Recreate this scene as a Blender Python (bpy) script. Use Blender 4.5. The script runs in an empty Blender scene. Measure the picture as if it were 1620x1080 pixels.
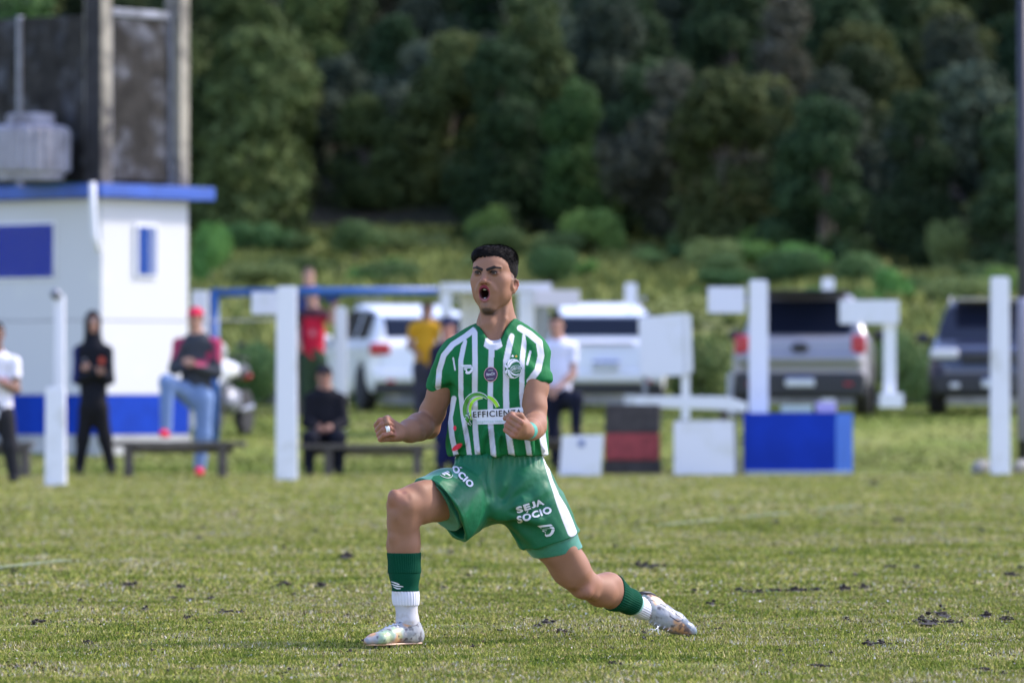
import bpy, bmesh, math, random
import numpy as np
from mathutils import Vector, Matrix
from mathutils.bvhtree import BVHTree

# ------------------------------------------------------------------ camera, world, sun, exposure
S = bpy.context.scene
COL = S.collection
D0 = 20.5                       # metres from the camera to the player
CZ = 0.90                       # camera height
FP = 9000.0                     # focal length in pixels of the 1620 px wide photograph
cam_d = bpy.data.cameras.new('camera')
cam = bpy.data.objects.new('camera', cam_d); COL.objects.link(cam)
cam.location = (0, -D0, CZ)
cam.rotation_euler = (math.radians(90) + math.atan(79 / FP), 0, 0)
cam_d.sensor_width = 36; cam_d.lens = 200
cam_d.clip_start = 0.5; cam_d.clip_end = 2000
cam_d.dof.use_dof = True; cam_d.dof.focus_distance = D0 - 0.08; cam_d.dof.aperture_fstop = 200 / 50.0
cam_d.dof.aperture_blades = 9
S.camera = cam

W = bpy.data.worlds.new('World'); S.world = W; W.use_nodes = True
SUN_AZ = math.radians(72)       # clockwise from +Y (view direction); sun right of the frame and a little behind the player
SUN_EL = math.radians(42)
nt = W.node_tree; bg = nt.nodes['Background']
sky = nt.nodes.new('ShaderNodeTexSky'); sky.sky_type = 'NISHITA'; sky.sun_disc = False
sky.sun_elevation = SUN_EL; sky.sun_rotation = SUN_AZ; sky.air_density = 1.0; sky.dust_density = 0.7; sky.ozone_density = 2.2
tint = nt.nodes.new('ShaderNodeVectorMath'); tint.operation = 'MULTIPLY'; tint.inputs[1].default_value = (1.10, .96, 1.04)
nt.links.new(sky.outputs[0], tint.inputs[0]); nt.links.new(tint.outputs[0], bg.inputs[0]); bg.inputs[1].default_value = 0.15
sl = bpy.data.lights.new('sun', 'SUN'); sl.energy = 1.75; sl.angle = math.radians(5); sl.color = (1.0, 0.93, 0.82)
sun = bpy.data.objects.new('sun', sl); COL.objects.link(sun)
sd = Vector((math.sin(SUN_AZ) * math.cos(SUN_EL), math.cos(SUN_AZ) * math.cos(SUN_EL), math.sin(SUN_EL)))
sun.rotation_euler = sd.to_track_quat('Z', 'Y').to_euler(); sun.location = (30, 10, 30)
S.view_settings.view_transform = 'Standard'; S.view_settings.look = 'None'; S.view_settings.gamma = 1.0
S.view_settings.exposure = 1.68
S.view_settings.use_curve_mapping = False
S.render.engine = 'CYCLES'
S.cycles.use_denoising = True
S.cycles.max_bounces = 6; S.cycles.diffuse_bounces = 3; S.cycles.transparent_max_bounces = 6

# ------------------------------------------------------------------ helpers: places
def P(px, py, y=0.0):
    d = D0 + y
    return np.array([(px - 810) * d / FP, y, CZ - (py - 619) * d / FP])
def PV(px, py, y=0.0): return Vector(P(px, py, y))
M2 = D0 / FP                    # metres per pixel at the player

# ------------------------------------------------------------------ helpers: naming
def tag(o, label=None, cat=None, group=None, kind=None):
    if label: o['label'] = label
    if cat: o['category'] = cat
    if group: o['group'] = group
    if kind: o['kind'] = kind
    return o
def empty(name, loc=(0, 0, 0), rz=0.0):
    o = bpy.data.objects.new(name, None); COL.objects.link(o); o.empty_display_size = 0.2
    o.location = loc; o.rotation_euler = (0, 0, rz); return o
def link(name, me, mats=None, parent=None, world=True):
    o = bpy.data.objects.new(name, me); COL.objects.link(o)
    if mats is not None:
        if not isinstance(mats, (list, tuple)): mats = [mats]
        for m in mats: me.materials.append(m)
    if parent is not None:
        o.parent = parent
        if world:               # geometry was given in world space
            o.matrix_parent_inverse = (Matrix.Translation(parent.location) @ parent.rotation_euler.to_matrix().to_4x4()).inverted()
    return o
def copy_tree(o, parent=None):
    c = o.copy(); COL.objects.link(c)
    if parent is not None:
        c.parent = parent; c.matrix_parent_inverse = o.matrix_parent_inverse.copy()
    for ch in list(o.children): copy_tree(ch, c)
    return c

# ------------------------------------------------------------------ helpers: materials
def N(nt, t, **kw):
    n = nt.nodes.new(t)
    for k, v in kw.items(): setattr(n, k, v)
    return n
MATS = {}
def mat(name, col=(.5, .5, .5), rough=.6, metal=0.0, spec=.5, attr=None, noise=None, bump=None, mix=None, sss=0.0,
        trans=0.0, coat=0.0, sheen=0.0, emit=None, alpha=None):
    """noise=(scale,amount) brightness mottling; mix=(colour2, scale, lo, hi) patches; bump=(scale,strength,dist)"""
    if name in MATS: return MATS[name]
    m = bpy.data.materials.new(name); m.use_nodes = True; t = m.node_tree; b = t.nodes['Principled BSDF']; L = t.links
    b.inputs['Roughness'].default_value = rough; b.inputs['Metallic'].default_value = metal
    b.inputs['Specular IOR Level'].default_value = spec
    b.inputs['Coat Weight'].default_value = coat
    if sheen: b.inputs['Sheen Weight'].default_value = sheen; b.inputs['Sheen Roughness'].default_value = .4
    if trans: b.inputs['Transmission Weight'].default_value = trans
    tc = N(t, 'ShaderNodeTexCoord')
    if attr:
        a = N(t, 'ShaderNodeAttribute', attribute_name=attr); src = a.outputs['Color']
    else:
        rgb = N(t, 'ShaderNodeRGB'); rgb.outputs[0].default_value = (*col, 1); src = rgb.outputs[0]
    if mix:
        c2, sc, lo, hi = mix
        n = N(t, 'ShaderNodeTexNoise'); n.inputs['Scale'].default_value = sc; n.inputs['Detail'].default_value = 6; n.inputs['Roughness'].default_value = .65
        L.new(tc.outputs['Object'], n.inputs['Vector'])
        r = N(t, 'ShaderNodeMapRange'); r.inputs[1].default_value = lo; r.inputs[2].default_value = hi
        L.new(n.outputs[0], r.inputs[0])
        mx = N(t, 'ShaderNodeMix', data_type='RGBA'); L.new(r.outputs[0], mx.inputs[0]); L.new(src, mx.inputs[6]); mx.inputs[7].default_value = (*c2, 1)
        src = mx.outputs[2]
    if noise:
        n = N(t, 'ShaderNodeTexNoise'); n.inputs['Scale'].default_value = noise[0]; n.inputs['Detail'].default_value = 5
        L.new(tc.outputs['Object'], n.inputs['Vector'])
        r = N(t, 'ShaderNodeMapRange'); r.inputs[1].default_value = .3; r.inputs[2].default_value = .7
        r.inputs[3].default_value = 1 - noise[1]; r.inputs[4].default_value = 1 + noise[1]
        L.new(n.outputs[0], r.inputs[0])
        mm = N(t, 'ShaderNodeVectorMath', operation='SCALE'); L.new(src, mm.inputs[0]); L.new(r.outputs[0], mm.inputs['Scale']); src = mm.outputs[0]
    L.new(src, b.inputs['Base Color'])
    if sss:
        b.inputs['Subsurface Weight'].default_value = sss; b.inputs['Subsurface Scale'].default_value = .008
        b.inputs['Subsurface Radius'].default_value = (1, .35, .2)
    if bump:
        n = N(t, 'ShaderNodeTexNoise'); n.inputs['Scale'].default_value = bump[0]; n.inputs['Detail'].default_value = 4
        L.new(tc.outputs['Object'], n.inputs['Vector'])
        bp = N(t, 'ShaderNodeBump'); bp.inputs['Strength'].default_value = bump[1]; bp.inputs['Distance'].default_value = bump[2]
        L.new(n.outputs[0], bp.inputs['Height']); L.new(bp.outputs[0], b.inputs['Normal'])
    if emit: b.inputs['Emission Color'].default_value = (*emit[0], 1); b.inputs['Emission Strength'].default_value = emit[1]
    MATS[name] = m
    return m

# ------------------------------------------------------------------ helpers: signed distance bodies -> meshes
def unit(v): v = np.asarray(v, float); return v / np.linalg.norm(v)
class Field:
    """smooth unions / cuts of tapered limbs, ellipsoids and planes, turned into one continuous surface"""
    def __init__(s): s.p = []
    def cone(s, a, b, r1, r2=None, k=.02, op='u', sc=None):
        r2 = r1 if r2 is None else r2
        a = np.asarray(a, float); b = np.asarray(b, float); m = max(r1, r2)
        mm = m / (min(sc) if sc else 1)
        lo = np.minimum(a, b) - mm; hi = np.maximum(a, b) + mm
        s.p.append(('c', op, k, lo, hi, (a, b, r1, r2, None if sc is None else np.array(sc, float)))); return s
    def chain(s, pts, rs, k=.02, op='u', sc=None):
        for i in range(len(pts) - 1): s.cone(pts[i], pts[i + 1], rs[i], rs[i + 1], k, op, sc)
        return s
    def ell(s, c, r, R=None, k=.02, op='u'):
        c = np.asarray(c, float); r = np.asarray(r, float) * np.ones(3)
        e = max(r) if R is not None else r
        s.p.append(('e', op, k, c - e, c + e, (c, r, None if R is None else np.asarray(R, float)))); return s
    def box(s, c, h, R=None, rd=.01, k=.01, op='u'):
        c = np.asarray(c, float); h = np.asarray(h, float); e = np.linalg.norm(h) if R is not None else h
        s.p.append(('b', op, k, c - e, c + e, (c, h, None if R is None else np.asarray(R, float), rd))); return s
    def cut(s, c, n, k=.004):                   # removes the side the normal points to
        s.p.append(('h', 's', k, None, None, (np.asarray(c, float), unit(n)))); return s
    def fn(s, f, op='s', k=.003):               # any extra function of (x, y, z)
        s.p.append(('f', op, k, None, None, f)); return s
    @staticmethod
    def prim(t, a, X, Y, Z):
        if t == 'c':
            A, B, r1, r2, sc = a
            if sc is not None:
                m = A; X = (X - m[0]) * sc[0]; Y = (Y - m[1]) * sc[1]; Z = (Z - m[2]) * sc[2]
                d = (B - m) * sc; q = 1 / max(sc)
            else:
                X = X - A[0]; Y = Y - A[1]; Z = Z - A[2]; d = B - A; q = 1
            L = float(d @ d) + 1e-12
            t_ = np.clip((X * d[0] + Y * d[1] + Z * d[2]) / L, 0, 1)
            return (np.sqrt((X - d[0] * t_) ** 2 + (Y - d[1] * t_) ** 2 + (Z - d[2] * t_) ** 2) - (r1 + (r2 - r1) * t_)) * q
        if t == 'e':
            c, r, R = a; X = X - c[0]; Y = Y - c[1]; Z = Z - c[2]
            if R is not None: X, Y, Z = X * R[0, 0] + Y * R[0, 1] + Z * R[0, 2], X * R[1, 0] + Y * R[1, 1] + Z * R[1, 2], X * R[2, 0] + Y * R[2, 1] + Z * R[2, 2]
            k0 = np.sqrt((X / r[0]) ** 2 + (Y / r[1]) ** 2 + (Z / r[2]) ** 2)
            k1 = np.sqrt((X / r[0] ** 2) ** 2 + (Y / r[1] ** 2) ** 2 + (Z / r[2] ** 2) ** 2) + 1e-9
            return k0 * (k0 - 1) / k1
        if t == 'b':
            c, h, R, rd = a; X = X - c[0]; Y = Y - c[1]; Z = Z - c[2]
            if R is not None: X, Y, Z = X * R[0, 0] + Y * R[0, 1] + Z * R[0, 2], X * R[1, 0] + Y * R[1, 1] + Z * R[1, 2], X * R[2, 0] + Y * R[2, 1] + Z * R[2, 2]
            x = np.abs(X) - h[0] + rd; y = np.abs(Y) - h[1] + rd; z = np.abs(Z) - h[2] + rd
            return np.sqrt(np.maximum(x, 0) ** 2 + np.maximum(y, 0) ** 2 + np.maximum(z, 0) ** 2) + np.minimum(np.maximum(np.maximum(x, y), z), 0) - rd
        if t == 'h':
            c, n = a; return (X - c[0]) * n[0] + (Y - c[1]) * n[1] + (Z - c[2]) * n[2]
        return a(X, Y, Z)
    def ev(s, X, Y, Z, lo=None, hi=None):
        D = np.full(X.shape, .06); 
        for t, op, k, l, h, a in s.p:
            if l is not None and lo is not None and op != 'i':
                m = k + .03
                if (l - m > hi).any() or (h + m < lo).any(): continue
            d = s.prim(t, a, X, Y, Z)
            if op == 'u':
                q = np.maximum(k - np.abs(D - d), 0); D = np.minimum(D, d) - q * q / (4 * k)
            elif op == 's':
                if t == 'h': d = -d
                d = -d; q = np.maximum(k - np.abs(D - d), 0); D = np.maximum(D, d) + q * q / (4 * k)
                if t == 'h': pass
        return D
    def bounds(s):
        lo = np.min([p[3] for p in s.p if p[3] is not None and p[1] == 'u'], 0); hi = np.max([p[4] for p in s.p if p[3] is not None and p[1] == 'u'], 0)
        return lo - .01, hi + .01
    def mesh(s, h, lo=None, hi=None, nb=28):
        l, u = s.bounds(); lo = l if lo is None else np.maximum(l, lo); hi = u if hi is None else np.minimum(u, hi)
        dims = np.ceil((hi - lo) / h).astype(int) + 1
        VK, VV, Q = [], [], []
        NX, NY, NZ = [int(d) + 4 for d in dims]
        offs = [(0,0,0),(1,0,0),(0,1,0),(1,1,0),(0,0,1),(1,0,1),(0,1,1),(1,1,1)]
        edges = [(0,1),(2,3),(4,5),(6,7),(0,2),(1,3),(4,6),(5,7),(0,4),(1,5),(2,6),(3,7)]
        for bi in range(0, dims[0], nb):
            for bj in range(0, dims[1], nb):
                for bk in range(0, dims[2], nb):
                    i0 = np.array([bi, bj, bk]); i1 = np.minimum(i0 + nb, dims)
                    ax = [lo[q] + h * np.arange(i0[q] - 1, i1[q] + 1) for q in range(3)]
                    bl = np.array([a[0] for a in ax]); bh = np.array([a[-1] for a in ax])
                    act = any(p[1] == 'u' and p[3] is not None and not ((p[3] - p[2] > bh).any() or (p[4] + p[2] < bl).any()) for p in s.p)
                    if not act: continue
                    cs = [np.array([a[0], a[len(a) // 2], a[-1]]) for a in ax]
                    Xc, Yc, Zc = np.meshgrid(*cs, indexing='ij')
                    rad = np.linalg.norm(bh - bl) / 4
                    if np.abs(s.ev(Xc, Yc, Zc, bl, bh)).min() > rad * 1.6 + .012: continue
                    X, Y, Z = np.meshgrid(*ax, indexing='ij')
                    D = s.ev(X, Y, Z, bl, bh)
                    neg = D < 0
                    if not neg.any() or neg.all(): continue
                    c = [neg[o[0]:neg.shape[0] - 1 + o[0], o[1]:neg.shape[1] - 1 + o[1], o[2]:neg.shape[2] - 1 + o[2]] for o in offs]
                    sm = sum(q.astype(np.int8) for q in c); I, J, K = np.nonzero((sm > 0) & (sm < 8))
                    vals = np.stack([D[I + o[0], J + o[1], K + o[2]] for o in offs], 1)
                    acc = np.zeros((len(I), 3)); cnt = np.zeros(len(I))
                    O = np.array(offs, float)
                    for e0, e1 in edges:
                        v0 = vals[:, e0]; v1 = vals[:, e1]; mk = (v0 < 0) != (v1 < 0)
                        t = np.where(mk, v0 / np.where(mk, v0 - v1, 1), 0)
                        acc += mk[:, None] * (O[e0] + (O[e1] - O[e0]) * t[:, None]); cnt += mk
                    pos = acc / cnt[:, None]
                    g = i0 - 1
                    gi, gj, gk = I + g[0] + 1, J + g[1] + 1, K + g[2] + 1
                    VK.append((gi * NY + gj) * NZ + gk)
                    VV.append(lo + h * (np.stack([I, J, K], 1) + g + pos))
                    for ax_ in range(3):
                        sl0 = [slice(1, -1)] * 3; sl1 = [slice(1, -1)] * 3; sl1[ax_] = slice(2, None)
                        n0 = neg[tuple(sl0)]; n1 = neg[tuple(sl1)]
                        a, b, c_ = np.nonzero(n0 != n1); fl = n0[a, b, c_]
                        if not len(a): continue
                        A = np.stack([a, b, c_], 1) + 1 + g + 1
                        u_, v_ = [(1, 2), (2, 0), (0, 1)][ax_]
                        du = np.zeros(3, int); du[u_] = 1; dv = np.zeros(3, int); dv[v_] = 1
                        quad = [A - du - dv, A - dv, A, A - du]
                        kq = np.stack([(q[:, 0] * NY + q[:, 1]) * NZ + q[:, 2] for q in quad], 1)
                        kq[~fl] = kq[~fl][:, ::-1]
                        Q.append(kq)
        VK = np.concatenate(VK); VV = np.concatenate(VV); Q = np.concatenate(Q)
        uk, idx = np.unique(VK, return_index=True); V = VV[idx]
        F = np.searchsorted(uk, Q); ok = (F < len(uk)).all(1); F = F[ok]; Q = Q[ok]
        F = F[(uk[F] == Q).all(1)]
        return V, F

def relax(V, F, n=1, lam=.5):
    for _ in range(n):
        acc = np.zeros_like(V); cnt = np.zeros(len(V))
        for a, b in ((0, 1), (1, 2), (2, 3), (3, 0)):
            np.add.at(acc, F[:, a], V[F[:, b]]); np.add.at(acc, F[:, b], V[F[:, a]])
            np.add.at(cnt, F[:, a], 1); np.add.at(cnt, F[:, b], 1)
        V = V + lam * (acc / np.maximum(cnt, 1)[:, None] - V)
    return V

def vnormals(V, F):
    n = np.cross(V[F[:, 2]] - V[F[:, 0]], V[F[:, 3]] - V[F[:, 1]]) if F.shape[1] == 4 else np.cross(V[F[:, 1]] - V[F[:, 0]], V[F[:, 2]] - V[F[:, 0]])
    o = np.zeros_like(V)
    for i in range(F.shape[1]): np.add.at(o, F[:, i], n)
    return o / (np.linalg.norm(o, axis=1)[:, None] + 1e-12)

def np_mesh(name, V, F, col=None, smooth=True, attr='Col'):
    me = bpy.data.meshes.new(name); V = np.asarray(V, np.float32); F = np.asarray(F, np.int32)
    me.vertices.add(len(V)); me.vertices.foreach_set('co', V.ravel())
    n = F.shape[1]; me.loops.add(F.size); me.loops.foreach_set('vertex_index', F.ravel())
    me.polygons.add(len(F)); me.polygons.foreach_set('loop_start', np.arange(len(F), dtype=np.int32) * n)
    me.polygons.foreach_set('use_smooth', np.full(len(F), smooth))
    me.update(calc_edges=True)
    if col is not None:
        a = me.color_attributes.new(attr, 'FLOAT_COLOR', 'POINT')
        c = np.ones((len(V), 4), np.float32); c[:, :3] = col; a.data.foreach_set('color', c.ravel())
    return me

def sd_poly(X, Z, pts):          # 2-D distance to a polyline
    d = np.full(X.shape, 1e9)
    for (a, b), (c, e) in zip(pts[:-1], pts[1:]):
        dx, dz = c - a, e - b; t = np.clip(((X - a) * dx + (Z - b) * dz) / (dx * dx + dz * dz + 1e-12), 0, 1)
        d = np.minimum(d, np.hypot(X - a - dx * t, Z - b - dz * t))
    return d
def sd_seg3(V, a, b):
    a = np.asarray(a); d = np.asarray(b) - a; t = np.clip(((V - a) @ d) / (d @ d + 1e-12), 0, 1)
    return np.linalg.norm(V - a - t[:, None] * d, axis=1)
def mixc(C, c, m):               # C: Nx3, c colour, m mask 0..1
    return C + (np.asarray(c) - C) * np.clip(m, 0, 1)[:, None]
def sstep(e0, e1, x): t = np.clip((x - e0) / (e1 - e0), 0, 1); return t * t * (3 - 2 * t)

def vnoise(V, sc, seed=0):       # smooth value noise, -1..1
    q = V * sc + seed * 17.31; i = np.floor(q).astype(np.int64); f = q - i; f = f * f * (3 - 2 * f)
    def hsh(a, b, c):
        n = (a * 73856093) ^ (b * 19349663) ^ (c * 83492791) ^ (seed * 2654435)
        n = (n ^ (n >> 13)) * 1274126177; n = n ^ (n >> 16)
        return (n & 0xffff) / 32767.5 - 1
    r = 0
    for dx in (0, 1):
        for dy in (0, 1):
            for dz in (0, 1):
                w = (f[:, 0] if dx else 1 - f[:, 0]) * (f[:, 1] if dy else 1 - f[:, 1]) * (f[:, 2] if dz else 1 - f[:, 2])
                r = r + w * hsh(i[:, 0] + dx, i[:, 1] + dy, i[:, 2] + dz)
    return r
def fbm(V, sc, seed=0, o=3): return sum(vnoise(V, sc * 2 ** i, seed + i) / 2 ** i for i in range(o)) / 1.75

def sky_pix(V):                  # where a world point stands as seen straight along the view axis
    d = D0 + V[:, 1]; return 810 + V[:, 0] * FP / d, 619 - (V[:, 2] - CZ) * FP / d

# nested field: a garment piece that has its own cuts
class Sub(Field): pass
def _sub(s, f, k=.02, op='u'):
    lo, hi = f.bounds(); s.p.append(('f', op, k, lo, hi, lambda X, Y, Z: f.ev(X, Y, Z))); return s
Field.sub = _sub

def tube(name, pts, r, mt, parent, seg_=8, closed=False):
    F = [Vector(p) for p in pts]; bm = bmesh.new(); rings = []
    for i, p in enumerate(F):
        t = (F[min(i + 1, len(F) - 1)] - F[max(i - 1, 0)]).normalized(); u_ = t.orthogonal().normalized()
        if rings:
            u_ = (pu - t * pu.dot(t)).normalized()
        pu = u_; v_ = t.cross(u_)
        rings.append([bm.verts.new(p + (u_ * math.cos(2 * math.pi * j / seg_) + v_ * math.sin(2 * math.pi * j / seg_)) * r) for j in range(seg_)])
    for a, b in zip(rings[:-1], rings[1:]):
        for j in range(seg_): bm.faces.new((a[j], a[(j + 1) % seg_], b[(j + 1) % seg_], b[j]))
    bm.faces.new(rings[0][::-1]); bm.faces.new(rings[-1])
    me = bpy.data.meshes.new(name); bm.to_mesh(me); bm.free()
    for p in me.polygons: p.use_smooth = True
    return link(name, me, mt, parent)
# ------------------------------------------------------------------ ground, hill
GD = [0, 62, 66, 70, 74, 79, 86, 92, 100, 120, 150, 162, 190, 230, 300, 420, 900]
GZ = [0, 0, .03, .11, .32, .55, .62, .68, 1.10, 2.7, 5.0, 8.0, 19, 34, 58, 85, 120]
def gz(d): return np.interp(d, GD, GZ)
def d_at(py):                    # distance at which the ground is seen at picture row py
    ds = np.linspace(17, 240, 4000); r = 619 - (gz(ds) - CZ) * FP / ds; i = np.argmin(np.abs(r - py)); return float(ds[i])
def at(px, d, z=None):           # a point on the ground under picture column px
    return Vector(((px - 810) * d / FP, d - D0, float(gz(d)) if z is None else z))
def zof(py, d): return CZ - (py - 619) * d / FP

def sheet(name, xs, ds, zf, mt, kind='structure'):
    X, Dd = np.meshgrid(xs, ds); Z = zf(X, Dd); V = np.stack([X.ravel(), (Dd - D0).ravel(), Z.ravel()], 1)
    n, m = X.shape; i = np.arange(n - 1)[:, None] * m + np.arange(m - 1)[None]; i = i.ravel()
    o = link(name, np_mesh(name, V, np.stack([i, i + 1, i + m + 1, i + m], 1)), mt); tag(o, kind=kind); return o
def ground_mat(name, cols, sc, far=None, bump=.02):
    m = bpy.data.materials.new(name); m.use_nodes = True; t = m.node_tree; b = t.nodes['Principled BSDF']; L = t.links
    b.inputs['Roughness'].default_value = .95; b.inputs['Specular IOR Level'].default_value = .1
    g = N(t, 'ShaderNodeNewGeometry'); src = None
    for i, (c, s_, lo, hi) in enumerate(cols):
        if src is None: r = N(t, 'ShaderNodeRGB'); r.outputs[0].default_value = (*c, 1); src = r.outputs[0]; continue
        n = N(t, 'ShaderNodeTexNoise'); n.inputs['Scale'].default_value = s_; n.inputs['Detail'].default_value = 7; n.inputs['Roughness'].default_value = .7
        mp = N(t, 'ShaderNodeMapping'); mp.inputs['Location'].default_value = (i * 7.3, i * 3.1, 0); L.new(g.outputs['Position'], mp.inputs[0]); L.new(mp.outputs[0], n.inputs['Vector'])
        r = N(t, 'ShaderNodeMapRange'); r.inputs[1].default_value = lo; r.inputs[2].default_value = hi; L.new(n.outputs[0], r.inputs[0])
        mx = N(t, 'ShaderNodeMix', data_type='RGBA'); L.new(r.outputs[0], mx.inputs[0]); L.new(src, mx.inputs[6]); mx.inputs[7].default_value = (*c, 1); src = mx.outputs[2]
    L.new(src, b.inputs['Base Color'])
    n = N(t, 'ShaderNodeTexNoise'); n.inputs['Scale'].default_value = sc; n.inputs['Detail'].default_value = 8; L.new(g.outputs['Position'], n.inputs['Vector'])
    bp = N(t, 'ShaderNodeBump'); bp.inputs['Strength'].default_value = .8; bp.inputs['Distance'].default_value = bump; L.new(n.outputs[0], bp.inputs['Height']); L.new(bp.outputs[0], b.inputs['Normal'])
    return m
def hn(X, Y, s_, seed): return vnoise(np.stack([X.ravel(), Y.ravel(), np.zeros(X.size)], 1), s_, seed).reshape(X.shape)
m_pitch = ground_mat('pitch_turf', [((.160, .185, .032), 0, 0, 0), ((.240, .240, .055), .9, .42, .62), ((.070, .095, .020), 3.5, .50, .66), ((.24, .18, .10), 14, .52, .66), ((.035, .028, .016), 26, .54, .64)], 60, bump=.02)
xs = np.concatenate([[-400, -150, -60, -30], np.linspace(-16, 16, 90), [30, 60, 150, 400]])
sheet('pitch', xs, np.concatenate([[-60, 0, 10], np.linspace(15, 62.5, 190)]), lambda X, Dd: .0015 * hn(X, Dd, .9, 3) - .006, m_pitch)
m_verge = ground_mat('verge_grass', [((.150, .190, .034), 0, 0, 0), ((.22, .225, .060), .35, .42, .6), ((.31, .27, .14), .5, .58, .70), ((.085, .115, .022), 2, .5, .7)], 12, bump=.04)
xs2 = np.concatenate([[-400, -150, -60, -30], np.linspace(-20, 20, 80), [30, 60, 150, 400]])
sheet('verge', xs2, np.linspace(62.5, 92, 60), lambda X, Dd: gz(Dd) + .015 * hn(X, Dd, .6, 8) * np.clip((Dd - 62.5) / 2, 0, 1) - .008, m_verge)
m_scrub = ground_mat('scrub_slope', [((.150, .170, .050), 0, 0, 0), ((.21, .21, .075), .12, .45, .6), ((.040, .050, .020), .22, .52, .62), ((.10, .09, .055), .5, .60, .72)], 2, bump=.3)
xs3 = np.concatenate([[-500, -200, -80, -45], np.linspace(-32, 32, 90), [45, 80, 200, 500]])
hz = lambda X, Dd: gz(Dd) + np.clip((Dd - 93) / 25, 0, 1) * (.35 * hn(X, Dd, .11, 21) + .14 * hn(X, Dd, .4, 22)) - .008
sheet('forest_floor', xs3, np.concatenate([np.linspace(151, 165, 20), [175, 190, 210, 230, 260, 300, 360, 420, 600, 900]]), hz, ground_mat('forest_floor', [((.030, .032, .018), 0, 0, 0), ((.055, .045, .03), .4, .5, .7)], 2, bump=.3))
sheet('hillside', xs3, np.linspace(92, 151, 80), lambda X, Dd: gz(Dd) + np.clip((Dd - 93) / 25, 0, 1) * (.35 * hn(X, Dd, .11, 21) + .14 * hn(X, Dd, .4, 22)) - .008, m_scrub)
# tyre-worn bare strip where the cars stand
m_dirt = ground_mat('bare_earth', [((.16, .145, .10), 0, 0, 0), ((.10, .115, .04), 1.2, .45, .6)], 8)

# ------------------------------------------------------------------ grass blades, painted lines
rg = np.random.default_rng(11)
CL = [(1027, 896, 42, 9), (1010, 894, 18, 8), (547, 880, 16, 7), (1468, 984, 44, 16), (1490, 972, 20, 20), (1505, 985, 26, 6), (1172, 935, 22, 6), (1198, 937, 26, 6), (1225, 935, 20, 7), (1258, 934, 30, 6), (1290, 933, 16, 6), (1336, 932, 18, 8), (1366, 930, 20, 6),
      (1452, 897, 14, 8), (1410, 897, 18, 5), (1382, 765, 12, 8), (1422, 823, 22, 6), (1228, 825, 10, 7), (1555, 840, 16, 6), (205, 925, 24, 6), (212, 923, 14, 7), (286, 929, 18, 7), (272, 945, 14, 5), (302, 948, 14, 6), (334, 946, 12, 6), (448, 924, 18, 6), (508, 928, 18, 6),
      (357, 968, 22, 7), (297, 977, 9, 9), (230, 964, 10, 6), (376, 968, 14, 5), (548, 881, 20, 8), (450, 867, 9, 6), (1340, 980, 10, 8), (1125, 955, 14, 8), (1300, 1054, 24, 6), (1390, 1018, 30, 7), (1375, 1020, 16, 7), (1560, 975, 20, 7), (1590, 980, 26, 5), (1600, 910, 20, 7), (865, 985, 26, 7), (850, 990, 14, 6),
      (1100, 934, 12, 4), (890, 1000, 20, 5), (128, 950, 12, 5), (22, 905, 14, 6), (60, 984, 20, 5), (140, 1018, 22, 5), (700, 930, 14, 5), (742, 910, 12, 4), (970, 1050, 16, 5), (1560, 1060, 18, 7), (1040, 980, 12, 5), (935, 850, 10, 4), (1105, 800, 10, 4), (690, 806, 9, 4), (320, 835, 10, 5), (1320, 870, 8, 4)]
rn_ = random.Random(5)
for _ in range(75):
    CL.append((rn_.uniform(-40, 1660), rn_.uniform(790, 1075), rn_.uniform(4, 13), rn_.uniform(1.5, 4)))
def in_soil(x, d):
    m = np.zeros(x.shape, bool)
    for px, py, w, h in CL:
        dc = 8100 / (py - 619); m |= ((x - (px - 810) * dc / FP) / (w * dc / FP * .55)) ** 2 + ((d - dc) / (h * .32 * dc * dc / 8100)) ** 2 < 1
    return m
LINES = [((-3.4, 25.2), (-2.36, 30.3)), ((1.0, 38.2), (1.45, 39.9)), ((1.62, 40.6), (2.02, 42.1)), ((2.3, 43.1), (2.7, 44.6)), ((-9, 61.2), (16, 61.2))]
def line_mask(x, d, hw=.055):
    r = np.full(x.shape, 9.)
    for a, b in LINES: r = np.minimum(r, sd_poly(x, d, [a, b]))
    return r < hw
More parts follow.
